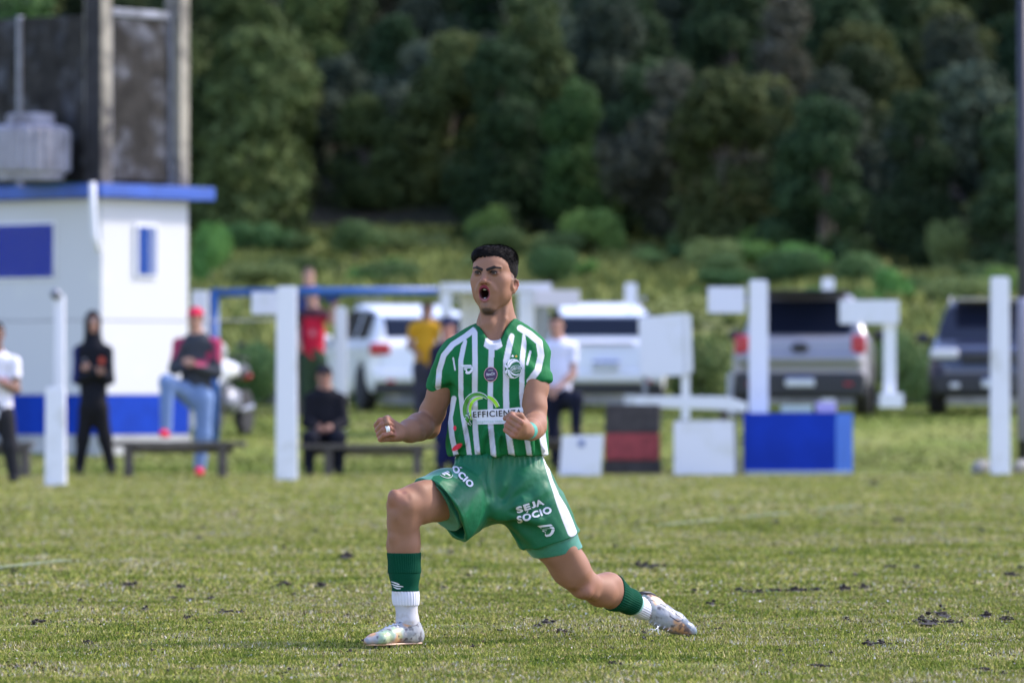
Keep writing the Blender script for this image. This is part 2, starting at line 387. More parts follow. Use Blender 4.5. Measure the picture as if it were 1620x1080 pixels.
def blades(n, d0, d1, h0, h1, w, pw, seed):
    u = rg.random(n); d = d0 + (d1 - d0) * u ** pw; hw = .09 * d + 1.7; x = (rg.random(n) * 2 - 1) * hw
    B3 = np.stack([x, d - D0, np.zeros(n)], 1)
    dens = fbm(B3, 2.6, seed, 4); keep = (rg.random(n) < .68 + 1.3 * dens) & ~(in_soil(x, d) & (rg.random(n) < .85))
    x, d, B3, dens = x[keep], d[keep], B3[keep], dens[keep]; n = len(x)
    h = (h0 + (h1 - h0) * rg.random(n) ** 1.6) * (1 + .55 * vnoise(B3, 6, seed + 1)) * (1 + .5 * vnoise(B3, 1.6, seed + 2)) * .58; yaw = rg.random(n) * 2 * np.pi; lean = .5 + rg.random(n) * 1.05
    ld = rg.random(n) * 2 * np.pi; ww = w * (.6 + .8 * rg.random(n))
    sx, sy = np.cos(yaw) * ww / 2, np.sin(yaw) * ww / 2; z0 = -.005 + 0 * x
    A = np.stack([x - sx, B3[:, 1] - sy, z0], 1); Bq = np.stack([x + sx, B3[:, 1] + sy, z0], 1)
    T = np.stack([x + np.cos(ld) * h * np.sin(lean), B3[:, 1] + np.sin(ld) * h * np.sin(lean), h * np.cos(lean) + .003], 1)
    V = np.stack([A, Bq, T], 1).reshape(-1, 3); F = np.arange(3 * n).reshape(-1, 3)
    pal = np.array([[.060, .100, .014], [.140, .185, .028], [.235, .255, .045], [.33, .31, .085], [.42, .34, .17], [.56, .50, .40], [.030, .02, .012]])
    big = fbm(B3, .8, 41, 3); fine = fbm(B3, 7, 43, 2)
    t = rg.random(n) * .62 + .36 * big + .50 * fine + .22
    idx = np.clip(np.searchsorted([.12, .33, .55, .72, .86, .955], t), 0, 6)
    C = pal[idx] * (.78 + .44 * rg.random(n))[:, None]
    lm = line_mask(x, d) & (rg.random(n) < .22); C[lm] = [.50, .52, .44]
    return V, F, np.repeat(C, 3, 0)
m_blade = mat('grass_blade', attr='Col', rough=.9, spec=.06)
parts = [blades(700000, 16.6, 25.5, .007, .024, .0060, 1.0, 1), blades(340000, 25.5, 40, .008, .026, .012, 1.0, 5), blades(130000, 40, 62.4, .008, .026, .022, 1.0, 9)]
off = 0; VV, FF, CC = [], [], []
for v, f, c in parts: VV.append(v); FF.append(f + off); CC.append(c); off += len(v)
def flecks(n, d0, d1, s0, seed):
    q = np.random.default_rng(seed); d = d0 + (d1 - d0) * q.random(n); x = (q.random(n) * 2 - 1) * (.09 * d + 1.6); c = np.stack([x, d - D0, .001 + .010 * q.random(n)], 1)
    k = q.random(n) < .55 + .9 * fbm(c, 3.1, seed, 3); c = c[k]; d = d[k]; n = len(c); s_ = s0 * (.4 + 1.1 * q.random(n) ** 2)[:, None] * (d / 20)[:, None]
    u_ = q.normal(size=(n, 3)) * [1, 1, .5]; u_ /= np.linalg.norm(u_, axis=1)[:, None]; v_ = q.normal(size=(n, 3)) * [1, 1, .6]; v_ /= np.linalg.norm(v_, axis=1)[:, None]
    V = np.stack([c - u_ * s_, c + u_ * s_, c + v_ * s_ * 1.2], 1).reshape(-1, 3)
    pl = np.array([[.42, .36, .25], [.30, .22, .12], [.16, .10, .06], [.025, .018, .014], [.34, .31, .33], [.40, .36, .10], [.12, .19, .03], [.55, .53, .50]]); C = pl[q.choice(8, n, p=[.10, .14, .14, .22, .05, .12, .21, .02])]
    return V, np.arange(3 * n).reshape(-1, 3), np.repeat(C * (.7 + .6 * q.random((n, 1))), 3, 0)
for v, f, c in (flecks(150000, 16.6, 27, .0042, 31), flecks(60000, 27, 45, .0040, 33)): VV.append(v); FF.append(f + off); CC.append(c); off += len(v)
o = link('grass', np_mesh('grass', np.concatenate(VV), np.concatenate(FF), np.concatenate(CC), smooth=False), m_blade); tag(o, 'short worn turf of green and straw blades on the pitch', 'grass', kind='stuff')
m_lime = mat('line_paint', (.27, .30, .17), rough=.9, mix=((.14, .16, .05), 16, .40, .52))
for i, (a, b) in enumerate(LINES):
    a = np.array(a); b = np.array(b); t = unit(b - a); nn = np.array([-t[1], t[0]]) * .05; z = .006
    me = bpy.data.meshes.new('pitch_line'); k = max(2, int(np.linalg.norm(b - a) / .4)); vs = []
    for j in range(k + 1):
        p = a + (b - a) * j / k; vs += [(p[0] + nn[0], p[1] + nn[1] - D0, z), (p[0] - nn[0], p[1] - nn[1] - D0, z)]
    me.from_pydata(vs, [], [(2 * j, 2 * j + 2, 2 * j + 3, 2 * j + 1) for j in range(k)])
    tag(link('pitch_line', me, m_lime), kind='structure')
# kicked-up clods of dark soil
m_soil = mat('soil', (.022, .015, .010), rough=.95, noise=(60, .5), bump=(90, 1, .01))
bm = bmesh.new(); rn = random.Random(8)
NCL = len(CL) - 0
for px, py, w, h in CL:
    d = 8100 / (py - 619); s_ = d / FP; c = at(px, d, 0); ring = []
    for j in range(14):
        a_ = j * 2 * math.pi / 14; k_ = rn.uniform(.6, 1.15); ring.append(bm.verts.new((c.x + math.cos(a_) * k_ * w * s_ * .5, c.y + math.sin(a_) * k_ * h * .30 * d * d / 8100, .0015 + rn.uniform(0, .003))))
    bm.faces.new(ring)
    for j in range(max(2, int(w / 2.0))):
        r = rn.uniform(.6, 1.5) * s_ * (2.3 if w > 15 else 1.5); ox = rn.gauss(0, .25) * w * s_
        cc = (c.x + ox, c.y + rn.gauss(0, .035), .004 + rn.random() ** 2 * h * s_ * .9 * max(0, 1 - abs(ox) / (w * s_ * .6)))
        v = bmesh.ops.create_icosphere(bm, subdivisions=1, radius=1)['verts']
        q = np.array([p.co for p in v]); q = q * (1 + .4 * np.array([[rn.uniform(-1, 1)] for _ in v])) * [r * rn.uniform(.8, 2), r * rn.uniform(.8, 2), r * rn.uniform(.5, 1.1)]
        for p, n_ in zip(v, q): p.co = Vector(n_ + cc)
me = bpy.data.meshes.new('soil_clods'); bm.to_mesh(me); bm.free()
tag(link('soil_clods', me, m_soil), 'dark clods of torn up soil scattered over the pitch', 'soil', kind='stuff')

# ------------------------------------------------------------------ generic solid pieces
def boxm(name, pieces, mt, parent=None, bev=.006, rz=0):
    """pieces: (centre, size[, rz]) in world metres, joined into one mesh"""
    bm = bmesh.new()
    for p in pieces:
        c, s_ = p[0], p[1]; r = p[2] if len(p) > 2 else rz; b2 = bmesh.new(); bmesh.ops.create_cube(b2, size=1)
        for v in b2.verts: v.co = Vector((v.co.x * s_[0], v.co.y * s_[1], v.co.z * s_[2]))
        bb = min(bev, min(s_) * .3)
        if bb > 0: bmesh.ops.bevel(b2, geom=b2.edges[:], offset=bb, segments=2, affect='EDGES', profile=.6)
        bmesh.ops.rotate(b2, verts=b2.verts, cent=(0, 0, 0), matrix=Matrix.Rotation(r, 3, 'Z')); bmesh.ops.translate(b2, verts=b2.verts, vec=Vector(c))
        m2 = bpy.data.meshes.new('t'); b2.to_mesh(m2); b2.free(); bm.from_mesh(m2); bpy.data.meshes.remove(m2)
    me = bpy.data.meshes.new(name); bm.to_mesh(me); bm.free()
    return link(name, me, mt, parent)
def lathe(name, prof, c, mt, parent=None, seg_=24, axis='z'):
    bm = bmesh.new(); rings = []
    for r, z in prof:
        ring = []
        for j in range(seg_):
            a = 2 * math.pi * j / seg_; p = (r * math.cos(a), r * math.sin(a), z)
            if axis == 'x': p = (z, r * math.cos(a), r * math.sin(a))
            if axis == 'y': p = (r * math.cos(a), z, r * math.sin(a))
            ring.append(bm.verts.new(Vector(p) + Vector(c)))
        rings.append(ring)
    for a, b in zip(rings[:-1], rings[1:]):
        for j in range(seg_): bm.faces.new((a[j], a[(j + 1) % seg_], b[(j + 1) % seg_], b[j]))
    bm.faces.new(rings[0][::-1]); bm.faces.new(rings[-1]); bmesh.ops.recalc_face_normals(bm, faces=bm.faces)
    me = bpy.data.meshes.new(name); bm.to_mesh(me); bm.free()
    for p in me.polygons: p.use_smooth = len(p.vertices) == 4
    return link(name, me, mt, parent)
m_wpaint = mat('white_paint', (.72, .72, .76), rough=.55, mix=((.52, .51, .48), 2.2, .56, .75), bump=(40, .15, .004))
m_wboard = mat('white_board', (.68, .68, .74), rough=.5, mix=((.58, .58, .56), 3, .5, .75))
m_blue = mat('blue_paint', (.002, .030, .34), rough=.65, spec=.2, noise=(3, .15)); m_blue_lit = mat('sunlit_end_blue', (.006, .055, .27), rough=.7, spec=.2, noise=(4, .15))  # second blue: sun on the box end put into its colour
m_bar = mat('bar_blue', (.015, .085, .30), rough=.45, noise=(4, .2))
m_wood = mat('weathered_wood', (.085, .072, .060), rough=.85, noise=(9, .35), bump=(40, .5, .01))
m_conc = mat('concrete', (.24, .23, .21), rough=.9, noise=(5, .25), bump=(30, .5, .01))
m_metal = mat('grey_metal', (.20, .21, .24), rough=.5, metal=.6, noise=(5, .3))

def post(px0, px1, py0, d, label, dep=.16, base=None, name='post', grp=None, thing=True):
    w = (px1 - px0) * d / FP; z1 = zof(py0, d); z0 = float(gz(d)) - .1 if base is None else base; c = (px0 + px1) / 2
    x = (c - 810) * d / FP; bm = bmesh.new(); bmesh.ops.create_cube(bm, size=1)
    for v in bm.verts: v.co = Vector((v.co.x * w * (.96 if v.co.z > 0 else 1.04), v.co.y * dep, v.co.z * (z1 - z0)))
    bmesh.ops.bevel(bm, geom=bm.edges[:], offset=.014, segments=2, affect='EDGES')
    for v in bm.verts: v.co += Vector((x, d - D0, (z0 + z1) / 2))
    me = bpy.data.meshes.new(name); bm.to_mesh(me); bm.free(); o = link(name, me, m_wpaint)
    if thing: tag(o, label, 'post', grp)
    return o
post(72, 104, 612, 55.2, 'short wide white concrete post on the pitch edge, far left of the photo')
post(86, 102, 466, 58.5, 'slim white post with dark knob, behind the short wide post at far left')
lathe('knob', [(.02, 0), (.05, .03), (.06, .07), (.03, .11)], at(88, 58.4, zof(474, 58.4)), m_metal, bpy.data.objects['post.001'], 14)
post(437, 470, 453, 58.3, 'tall white square post in front of the person in the red shirt')
post(1185, 1215, 443, 63.2, 'tall white square post standing behind the blue box')
post(1567, 1597, 438, 62.4, 'tall white square post in front of the dark car at right')
post(530, 549, 486, 76, 'slim white post just left of the white car seen from its tail')
post(303, 330, 460, 76, 'white post right against the white building corner')
post(988, 1008, 448, 90, 'white post top showing above the roof of the middle white car')
post(1300, 1320, 440, 88, 'white post top showing above the roof of the silver pickup')
post(1151, 1178, 590, 80, 'low white post between the beam and the silver pickup')
def board(name, x0, y0, x1, y1, d, label, cat, dep=.05, mt=None, parent=None):
    o = boxm(name, [(((x0 + x1) / 2 * 1.0 - 810) * d / FP, d - D0, (zof(y0, d) + zof(y1, d)) / 2)] and [((((x0 + x1) / 2 - 810) * d / FP, d - D0, (zof(y0, d) + zof(y1, d)) / 2), ((x1 - x0) * d / FP, dep, (y1 - y0) * d / FP))], mt or m_wboard, parent)
    if label: tag(o, label, cat)
    return o
board('sign_board', 398, 462, 441, 497, 58.6, 'small blank white board fixed to the left of the tall post near the bench', 'sign')
# white sign on a leg, left of the post behind the blue box
r = empty('sign_board', at(1150, 64.5)); tag(r, 'blank white sign left of the tall post behind the blue box', 'sign')
board('panel', 1120, 454, 1178, 495, 64.5, None, None, parent=r); board('bracket', 1170, 470, 1190, 478, 64.56, None, None, .03, m_metal, r)
# gate-like board on one leg in front of the pickup
r = empty('barrier', at(1405, 73)); tag(r, 'white board on a white leg, in front of the silver pickup', 'barrier')
board('panel', 1328, 475, 1422, 512, 73, None, None, .07, parent=r); board('leg', 1398, 507, 1417, 640, 73.12, None, None, .12, m_wpaint, r)
board('foot_rail', 1392, 622, 1428, 644, 73.05, None, None, .3, m_wpaint, r)
# large slanted board with a thick right edge
def prism(name, quad, d, dep, mt, parent):
    bm = bmesh.new(); f = [bm.verts.new(at(x, d, zof(y, d))) for x, y in quad]; b = [bm.verts.new(at(x, d, zof(y, d)) + Vector((0, dep, 0))) for x, y in quad]
    bm.faces.new(f); bm.faces.new(b[::-1])
    for i in range(len(f)): bm.faces.new((f[i], b[i], b[(i + 1) % len(f)], f[(i + 1) % len(f)]))
    bmesh.ops.recalc_face_normals(bm, faces=bm.faces); bmesh.ops.bevel(bm, geom=bm.edges[:], offset=.008, segments=2, affect='EDGES')
    me = bpy.data.meshes.new(name); bm.to_mesh(me); bm.free(); return link(name, me, mt, parent)
r = empty('notice_board', at(1050, 68)); tag(r, 'large white board on a thin leg in front of the middle white car', 'notice board')
prism('panel', [(1010, 503), (1082, 496), (1084, 594), (1012, 596)], 68, .05, m_wboard, r)
prism('side_frame', [(1083, 495), (1093, 499), (1096, 588), (1085, 596)], 68.02, .10, m_wpaint, r)
board('leg', 1078, 594, 1091, 700, 68.1, None, None, .08, m_wpaint, r); board('leg', 1016, 594, 1024, 700, 68.1, None, None, .08, m_metal, r)
# white beam lying between supports
r = empty('beam', at(1090, 66)); tag(r, 'long white beam at knee height between the boards and the blue box', 'beam')
prism('beam_body', [(1003, 630), (1010, 626), (1150, 627), (1183, 637), (1180, 652), (1140, 648), (1008, 643)], 66, .2, m_wpaint, r)
board('support', 1030, 640, 1042, 676, 66.1, None, None, .12, m_wood, r); board('support', 1140, 646, 1152, 676, 66.1, None, None, .12, m_wood, r)
# blue box with sunlight coloured into its end, white boards, striped drum
def slab(name, x0, y0, x1, d, h, w=None, dep=.4, rz=0): pass
r = empty('blue_box', at(1262, 62.2)); tag(r, 'large blue box with its sunlit end coloured lighter on the touchline', 'box')
d = 62.2; zt = zof(653, d)
prism('front_panel', [(1176, 653), (1322, 653), (1322, 749), (1176, 749)], d, .05, m_blue, r)
bm = bmesh.new(); q = [at(1322.6, d, .0), at(1349, d + .75, 0), at(1178, d + .95, 0), at(1176.6, d + .06, 0)]
vb = [bm.verts.new(p) for p in q]; vt = [bm.verts.new(Vector((p.x, p.y, zt - .006))) for p in q]
bm.faces.new(vb[::-1]); bm.faces.new(vt)
for i in range(4): bm.faces.new((vb[i], vb[(i + 1) % 4], vt[(i + 1) % 4], vt[i]))
bmesh.ops.recalc_face_normals(bm, faces=bm.faces); me = bpy.data.meshes.new('box_body'); bm.to_mesh(me); bm.free(); link('box_body', me, m_blue_lit, r)
board('skirting', 1180, 744, 1345, 750, d - .03, None, None, .02, mat('pale_trim', (.35, .42, .45), rough=.7), r)
o = board('cloth_bundle', 1236, 641, 1284, 652, d + .3, 'pale folded cloth lying on the blue box', 'cloth', .25, mat('pale_cloth', (.42, .50, .44), rough=.9))
o = board('bag', 1291, 636, 1322, 652, d + .3, 'small lilac bag standing on the blue box', 'bag', .22, mat('lilac', (.42, .36, .62), rough=.8))
r = empty('white_box', at(1114, 62)); tag(r, 'white box panel standing between the striped drum and the blue box', 'box')
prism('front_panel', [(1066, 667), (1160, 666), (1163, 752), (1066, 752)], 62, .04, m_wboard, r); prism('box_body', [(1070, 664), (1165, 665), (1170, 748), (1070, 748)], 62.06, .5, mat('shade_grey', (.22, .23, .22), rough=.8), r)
o = prism('board', [(889, 689), (955, 688), (950, 755), (884, 755)], 61.3, .05, m_wboard, None); tag(o, 'white board with a small blue mark leaning by the striped drum', 'board')
prism('mark', [(915, 696), (925, 696), (925, 706), (915, 706)], 61.285, .01, mat('mark_blue', (.12, .17, .38)), o)
r = empty('crate', at(999, 62)); tag(r, 'black and red striped block beside the white leaning board', 'crate')
c = at(999, 62.4, 0); R_ = 44 * 62.4 / FP
def dz(py): return zof(py, 62.2)
m_dk = mat('drum_black', (.035, .028, .028), rough=.7, noise=(12, .4)); m_rd = mat('drum_red', (.26, .035, .04), rough=.7, noise=(12, .25))
def block(nm, y0, y1, x0a, x1a, x0b, x1b, mt, dd=0.):
    d_ = 62.2 - dd; bm = bmesh.new(); vs = []
    for py_, (xa, xb) in ((y0, (x0a, x1a)), (y1, (x0b, x1b))):
        z_ = max(zof(py_, 62.2), .002); vs.append([bm.verts.new((xx * 1.0, yy, z_)) for xx, yy in (((xa - 810) * d_ / FP, d_ - D0), ((xb - 810) * d_ / FP, d_ - D0), ((xb - 810) * d_ / FP + .03, d_ - D0 + .5), ((xa - 810) * d_ / FP + .03, d_ - D0 + .5))])
    t_, b_ = vs; bm.faces.new(t_[::-1]); bm.faces.new(b_)
    for i in range(4): bm.faces.new((t_[i], t_[(i + 1) % 4], b_[(i + 1) % 4], b_[i]))
    bmesh.ops.recalc_face_normals(bm, faces=bm.faces); bmesh.ops.bevel(bm, geom=bm.edges[:], offset=.015, segments=2, affect='EDGES')
    me = bpy.data.meshes.new(nm); bm.to_mesh(me); bm.free(); link(nm, me, mt, r)
block('top_band', 640, 684.6, 958, 1043, 956, 1043, m_dk); block('middle_band', 685, 727.4, 956.5, 1042, 955.5, 1043, m_rd, .02); block('bottom_band', 728, 750, 954, 1044, 953, 1045, m_dk)
# benches
def bench(x0, x1, pt, d, legs, label, dep=.32):
    z = zof(pt, d); r = empty('bench', at((x0 + x1) / 2, d)); tag(r, label, 'bench'); w = (x1 - x0) * d / FP; xc = ((x0 + x1) / 2 - 810) * d / FP
    for k in range(3): boxm('seat_plank', [((xc + .004 * k, d - D0 - dep / 3 + k * dep / 3, z - .025), (w, dep / 3 - .012, .05))], m_wood, r)
    for l in legs:
        xl = (l - 810) * d / FP; boxm('leg', [((xl, d - D0 - dep * .3, (z - .05) / 2), (.09, .09, z - .05)), ((xl, d - D0 + dep * .3, (z - .05) / 2), (.09, .09, z - .05)), ((xl, d - D0, z - .09), (.07, dep * .95, .06))], m_wood, r)
    boxm('rail', [((xc, d - D0, z - .09), (w * .82, .05, .07))], m_wood, r)
bench(178, 388, 698, 60.2, (204, 352), 'long dark wooden bench under the red shoe of the man in a red cap')
bench(-90, 52, 699, 60.8, (-60, 40), 'dark wooden bench cut off by the left edge of the photo')
bench(474, 690, 702, 61.6, (520, 660), 'dark wooden bench with the seated person in black on it')
bench(818, 932, 694, 63.6, (835, 918), 'short dark bench behind the footballer, under the white shirted man')
# stones near the right post
for px, w, lab in ((1549, 26, 'grey stone on the left of the tall post at right'), (1612, 20, 'grey stone on the right of the tall post at right')):
    d = 62.6; F = Field(); c0 = np.array(at(px, d, .06)); F.ell(c0, (w * d / FP / 2, .12, .085), k=.02); F.ell(c0 + [.05, .02, .03], (.06, .08, .07), k=.03); V, Fq = F.mesh(.014); V += vnormals(V, Fq) * (.02 * fbm(V, 9, 4))[:, None]
    tag(link('stone', np_mesh('stone', V, Fq), m_conc), lab, 'stone')
# blue pipe frame, and the white shelter behind the footballer's head
r = empty('pipe_frame', at(515, 72)); tag(r, 'blue painted pipe frame like a small goal, left of the footballer', 'frame')
d = 72
tube('crossbar', [at(333, d, zof(463, d)), at(694, d, zof(460, d))], .055, m_bar, r, 12)
tube('upright', [at(339, d, float(gz(d)) - .1), at(339, d, zof(463, d))], .06, m_bar, r, 12)
r = empty('shelter', at(770, 75)); tag(r, 'white roofed dugout shelter behind the head of the footballer', 'shelter'); d = 75
board('roof', 697, 449, 872, 463, d, None, None, 1.2, m_wboard, r); board('fascia', 846, 459, 917, 484, d - .75, None, None, .06, mat('pinkish_board', (.68, .62, .66), rough=.5), r)
for a, b in ((697, 714), (728, 741), (820, 845)): board('post', a, 463.3, b, 690, d - (.5 if a != 728 else -.4), None, None, .15, m_wpaint, r)
board('side_panel', 741.5, 463.5, 762, 640, d + .35, None, None, .05, m_wboard, r)
board('back_panel', 846, 486, 868, 600, d + .5, None, None, .05, mat('shelter_grey', (.30, .32, .35), rough=.7), r)
# kerb wall behind the cars
boxm_o = boxm('kerb_wall', [((4, 92.3 - D0, .66), (60, .25, .34))], m_conc, None, .02); tag(boxm_o, 'low grey concrete kerb wall running behind the parked cars', 'wall')
# dark lamp mast at the right edge
r = empty('lamp_mast', at(1618, 64)); tag(r, 'dark mast rising out of the frame at the right edge', 'mast')
tube('pole', [at(1618, 64, -.1), at(1618, 64, 6.2)], .055, mat('mast_dark', (.035, .035, .045), rough=.5, metal=.3), r, 16); lathe('foot_sleeve', [(.06, 0), (.062, .0), (.062, 1.55), (.056, 1.6)], at(1618, 64, zof(640, 64) - .4), mat('sleeve_lilac', (.25, .24, .32), rough=.6), r)
tube('wire', [at(-60, 62, zof(506, 62)), at(40, 62, zof(508, 62)), at(100, 62, zof(506, 62)), at(300, 62.4, zof(508, 62.4)), at(437, 63, zof(506, 63))], .007, m_metal, None, 6); tag(bpy.data.objects['wire'], 'thin fence wire running across the white building', 'wire')
# ------------------------------------------------------------------ the white building with the fenced roof, far left
r = empty('building', at(160, 70)); tag(r, 'white building with blue roof edge and blue skirting at the far left', 'building')
BC = at(160, 70); a50 = math.radians(50)
ur = Vector((math.cos(a50), math.sin(a50), 0)); ul = Vector((-math.sin(a50), math.cos(a50), 0))       # along the right face, along the left face
gb = .02
def bpt(s_, t_, z): return Vector((BC.x, BC.y, z)) + ur * s_ + ul * t_      # s along right face, t along left face
def bslab(name, s0, s1, t0, t1, z0, z1, mt, parent=r, bev=.01):
    return boxm(name, [(bpt((s0 + s1) / 2, (t0 + t1) / 2, (z0 + z1) / 2), (s1 - s0, t1 - t0, z1 - z0), a50)], mt, parent, bev)
wr = 1.561     # length of the right face
zt = zof(313, 70); zb1 = zof(624, 70); zb0 = zof(688, 70)
m_ren = mat('render_white', (.54, .54, .56), rough=.8, mix=((.60, .60, .58), 1.6, .58, .78), bump=(25, .2, .005))
wall = bslab('wall', 0, wr, 0, 4.2, zb1, zt, m_ren)
bslab('skirting', -.012, wr + .012, -.012, 4.2, zb0, zb1 - .003, mat('skirting_blue', (.002, .036, .32), rough=.75, spec=.15, noise=(4, .15)))
bslab('plinth', -.03, wr + .03, -.03, 4.2, -.2, zb0 - .003, mat('plinth_grey', (.36, .36, .35), rough=.85, noise=(4, .2)))
bslab('roof_slab', -.18, wr + .30, -.18, 4.5, zof(312, 70), zof(291, 70), mat('fascia_blue', (.016, .075, .36), rough=.5, noise=(3, .2)))
def wquad(name, face, p0, p1, y0, y1, out, th, mt, parent):
    # p0, p1 picture columns on the face
    dr = ur if face == 'r' else ul; nrm_ = Vector((math.sin(a50), -math.cos(a50), 0)) if face == 'r' else Vector((-math.cos(a50), -math.sin(a50), 0))
    def par(p):                          # distance along the face for a picture column
        t = (p - 810) / FP; return (t * (BC.y + D0) - BC.x) / (dr.x - t * dr.y)
    s0, s1 = par(p0), par(p1); c = BC + dr * (s0 + s1) / 2 + nrm_ * (out + th / 2); c.z = (zof(y0, 70.3) + zof(y1, 70.3)) / 2
    ang = a50 if face == 'r' else a50 + math.pi / 2
    return boxm(name, [(c, (abs(s1 - s0), th, abs(zof(y1, 70.3) - zof(y0, 70.3))), ang)], mt, parent, .006)
m_shut = mat('shutter_blue', (.002, .022, .28), rough=.75, spec=.15)
w1 = wquad('window', 'r', 212, 247, 353, 438, .002, .03, m_wpaint, r)
wquad('pane', 'r', 216, 233, 358, 434, .034, .006, mat('window_blue', (.008, .05, .24), rough=.7, spec=.2), w1); wquad('reveal', 'r', 234.5, 245, 358, 434, .034, .004, mat('window_pale', (.16, .20, .34), rough=.7, spec=.2), w1)
w2 = wquad('roller_shutter', 'l', -75, 90, 350, 441, .002, .02, m_wpaint, r)
for k in range(12): wquad('slat', 'l', -70, 86, 354 + k * 7.0, 354 + k * 7.0 + 6.2, .024, .014, m_shut, w2)
# water pipe down the corner
d = 69.7; tube('downpipe', [at(146, d, zof(288, d)), at(147, d, zof(330, d)), at(150, d, zof(372, d)), at(156, d, zof(398, d))], .04, m_wpaint, r, 10)
# roof: concrete columns, weathered panels in metal frames, water tank
m_col = mat('column_concrete', (.33, .30, .24), rough=.9, mix=((.05, .045, .045), 1.3, .42, .6), bump=(20, .5, .01))
m_pan = mat('weathered_panel', (.028, .026, .024), rough=.85, spec=.15, mix=((.11, .115, .135), 1.7, .50, .70), noise=(4, .5), bump=(14, .5, .02))
zr = zof(291, 70) + .003; ztop = 6.4
bslab('column', .0, .19, .0, .30, zr, ztop, m_col); bslab('column', wr - .15, wr + .02, 0, .27, zr, ztop, m_col)
for kk in (0, wr - .22): bslab('column_shade_dirt', kk + .01 if kk else -.012, kk + .0 if kk else -.004, .012, .272, zr, ztop, mat('shade_and_dirt', (.022, .02, .022), rough=.9, noise=(6, .5))) if kk == 0 else None  # dark plate: shade and dirt of the column's left face put into colour
bslab('wall_panel', .30, wr - .24, .10, .15, zr + .06, zof(24, 70), m_pan)
bslab('panel_frame', .24, .295, .09, .16, zr, zof(14, 70), m_metal); bslab('panel_frame', wr - .235, wr - .18, .09, .16, zr, zof(14, 70), m_metal); bslab('panel_frame', .30, wr - .24, .085, .165, zof(22, 70), zof(10, 70), m_metal)
for k in range(3): bslab('wall_panel', .14, .18, .40 + 1.2 * k, 1.52 + 1.2 * k, zr + .04, zof(20, 70), m_pan)
for k in range(4): bslab('panel_frame', .12, .20, .34 + 1.2 * k, .395 + 1.2 * k, zr, zof(16, 70), m_metal)
# tank stands in front of the left panels
d = 69.6; zz0 = zof(283, d); c = at(48, 70.2, 0); tr = 62 * 70.2 / FP
bm = bmesh.new(); rings = []; sg = 96
for r0, py_, fl in ((.02, 284, 0), (.86, 284, 0), (.86, 274, 0), (.97, 272, 0), (1.0, 268, 1), (1.0, 262, 1), (1.0, 232, 1), (1.0, 210, 1), (.97, 203, 1), (.86, 198, 0), (.62, 196, 0), (.62, 183, 0), (.58, 179, 0), (.02, 178, 0)):
    rings.append([bm.verts.new((c.x + tr * r0 * (1 + .035 * fl * (1 if j % 4 < 2 else -1)) * math.cos(2 * math.pi * j / sg), c.y + tr * r0 * (1 + .035 * fl * (1 if j % 4 < 2 else -1)) * math.sin(2 * math.pi * j / sg), zof(py_, 70))) for j in range(sg)])
for r1, r2 in zip(rings[:-1], rings[1:]):
    for j in range(sg): bm.faces.new((r1[j], r1[(j + 1) % sg], r2[(j + 1) % sg], r2[j]))
bmesh.ops.recalc_face_normals(bm, faces=bm.faces); me = bpy.data.meshes.new('water_tank'); bm.to_mesh(me); bm.free()
t_ = link('water_tank', me, mat('tank_plastic', (.30, .29, .33), rough=.7, mix=((.12, .11, .12), 2.5, .5, .7)))
tag(t_, 'ribbed grey water tank on the roof of the white building', 'water tank')

# ------------------------------------------------------------------ vehicles
def hull(F, planes, lo, hi, k=.06, op='u', ku=.02):
    pl = [(unit(n), np.array(c, float)) for n, c in planes]
    def f(X, Y, Z):
        D = None
        for n, c in pl:
            d = (X - c[0]) * n[0] + (Y - c[1]) * n[1] + (Z - c[2]) * n[2]
            if D is None: D = d
            else: q = np.maximum(k - np.abs(D - d), 0); D = np.maximum(D, d) + q * q / (4 * k)
        return D
    F.p.append(('f', op, ku, np.array(lo, float), np.array(hi, float), f)); return f
def both(n, c): return [((n[0], n[1], n[2]), c), ((-n[0], n[1], n[2]), (-c[0], c[1], c[2]))]
m_tyre = mat('tyre', (.018, .018, .020), rough=.85); m_rim = mat('rim', (.32, .33, .35), rough=.35, metal=.8)
m_glass = mat('car_glass', (.008, .011, .022), rough=.15, spec=.4); m_blackp = mat('black_plastic', (.022, .022, .026), rough=.6)
m_red = mat('tail_light', (.42, .015, .03), rough=.2); m_clear = mat('head_light', (.60, .60, .60), rough=.1); m_plate = mat('number_plate', (.62, .64, .66), rough=.5); m_pblue = mat('plate_blue', (.04, .08, .35), rough=.5)
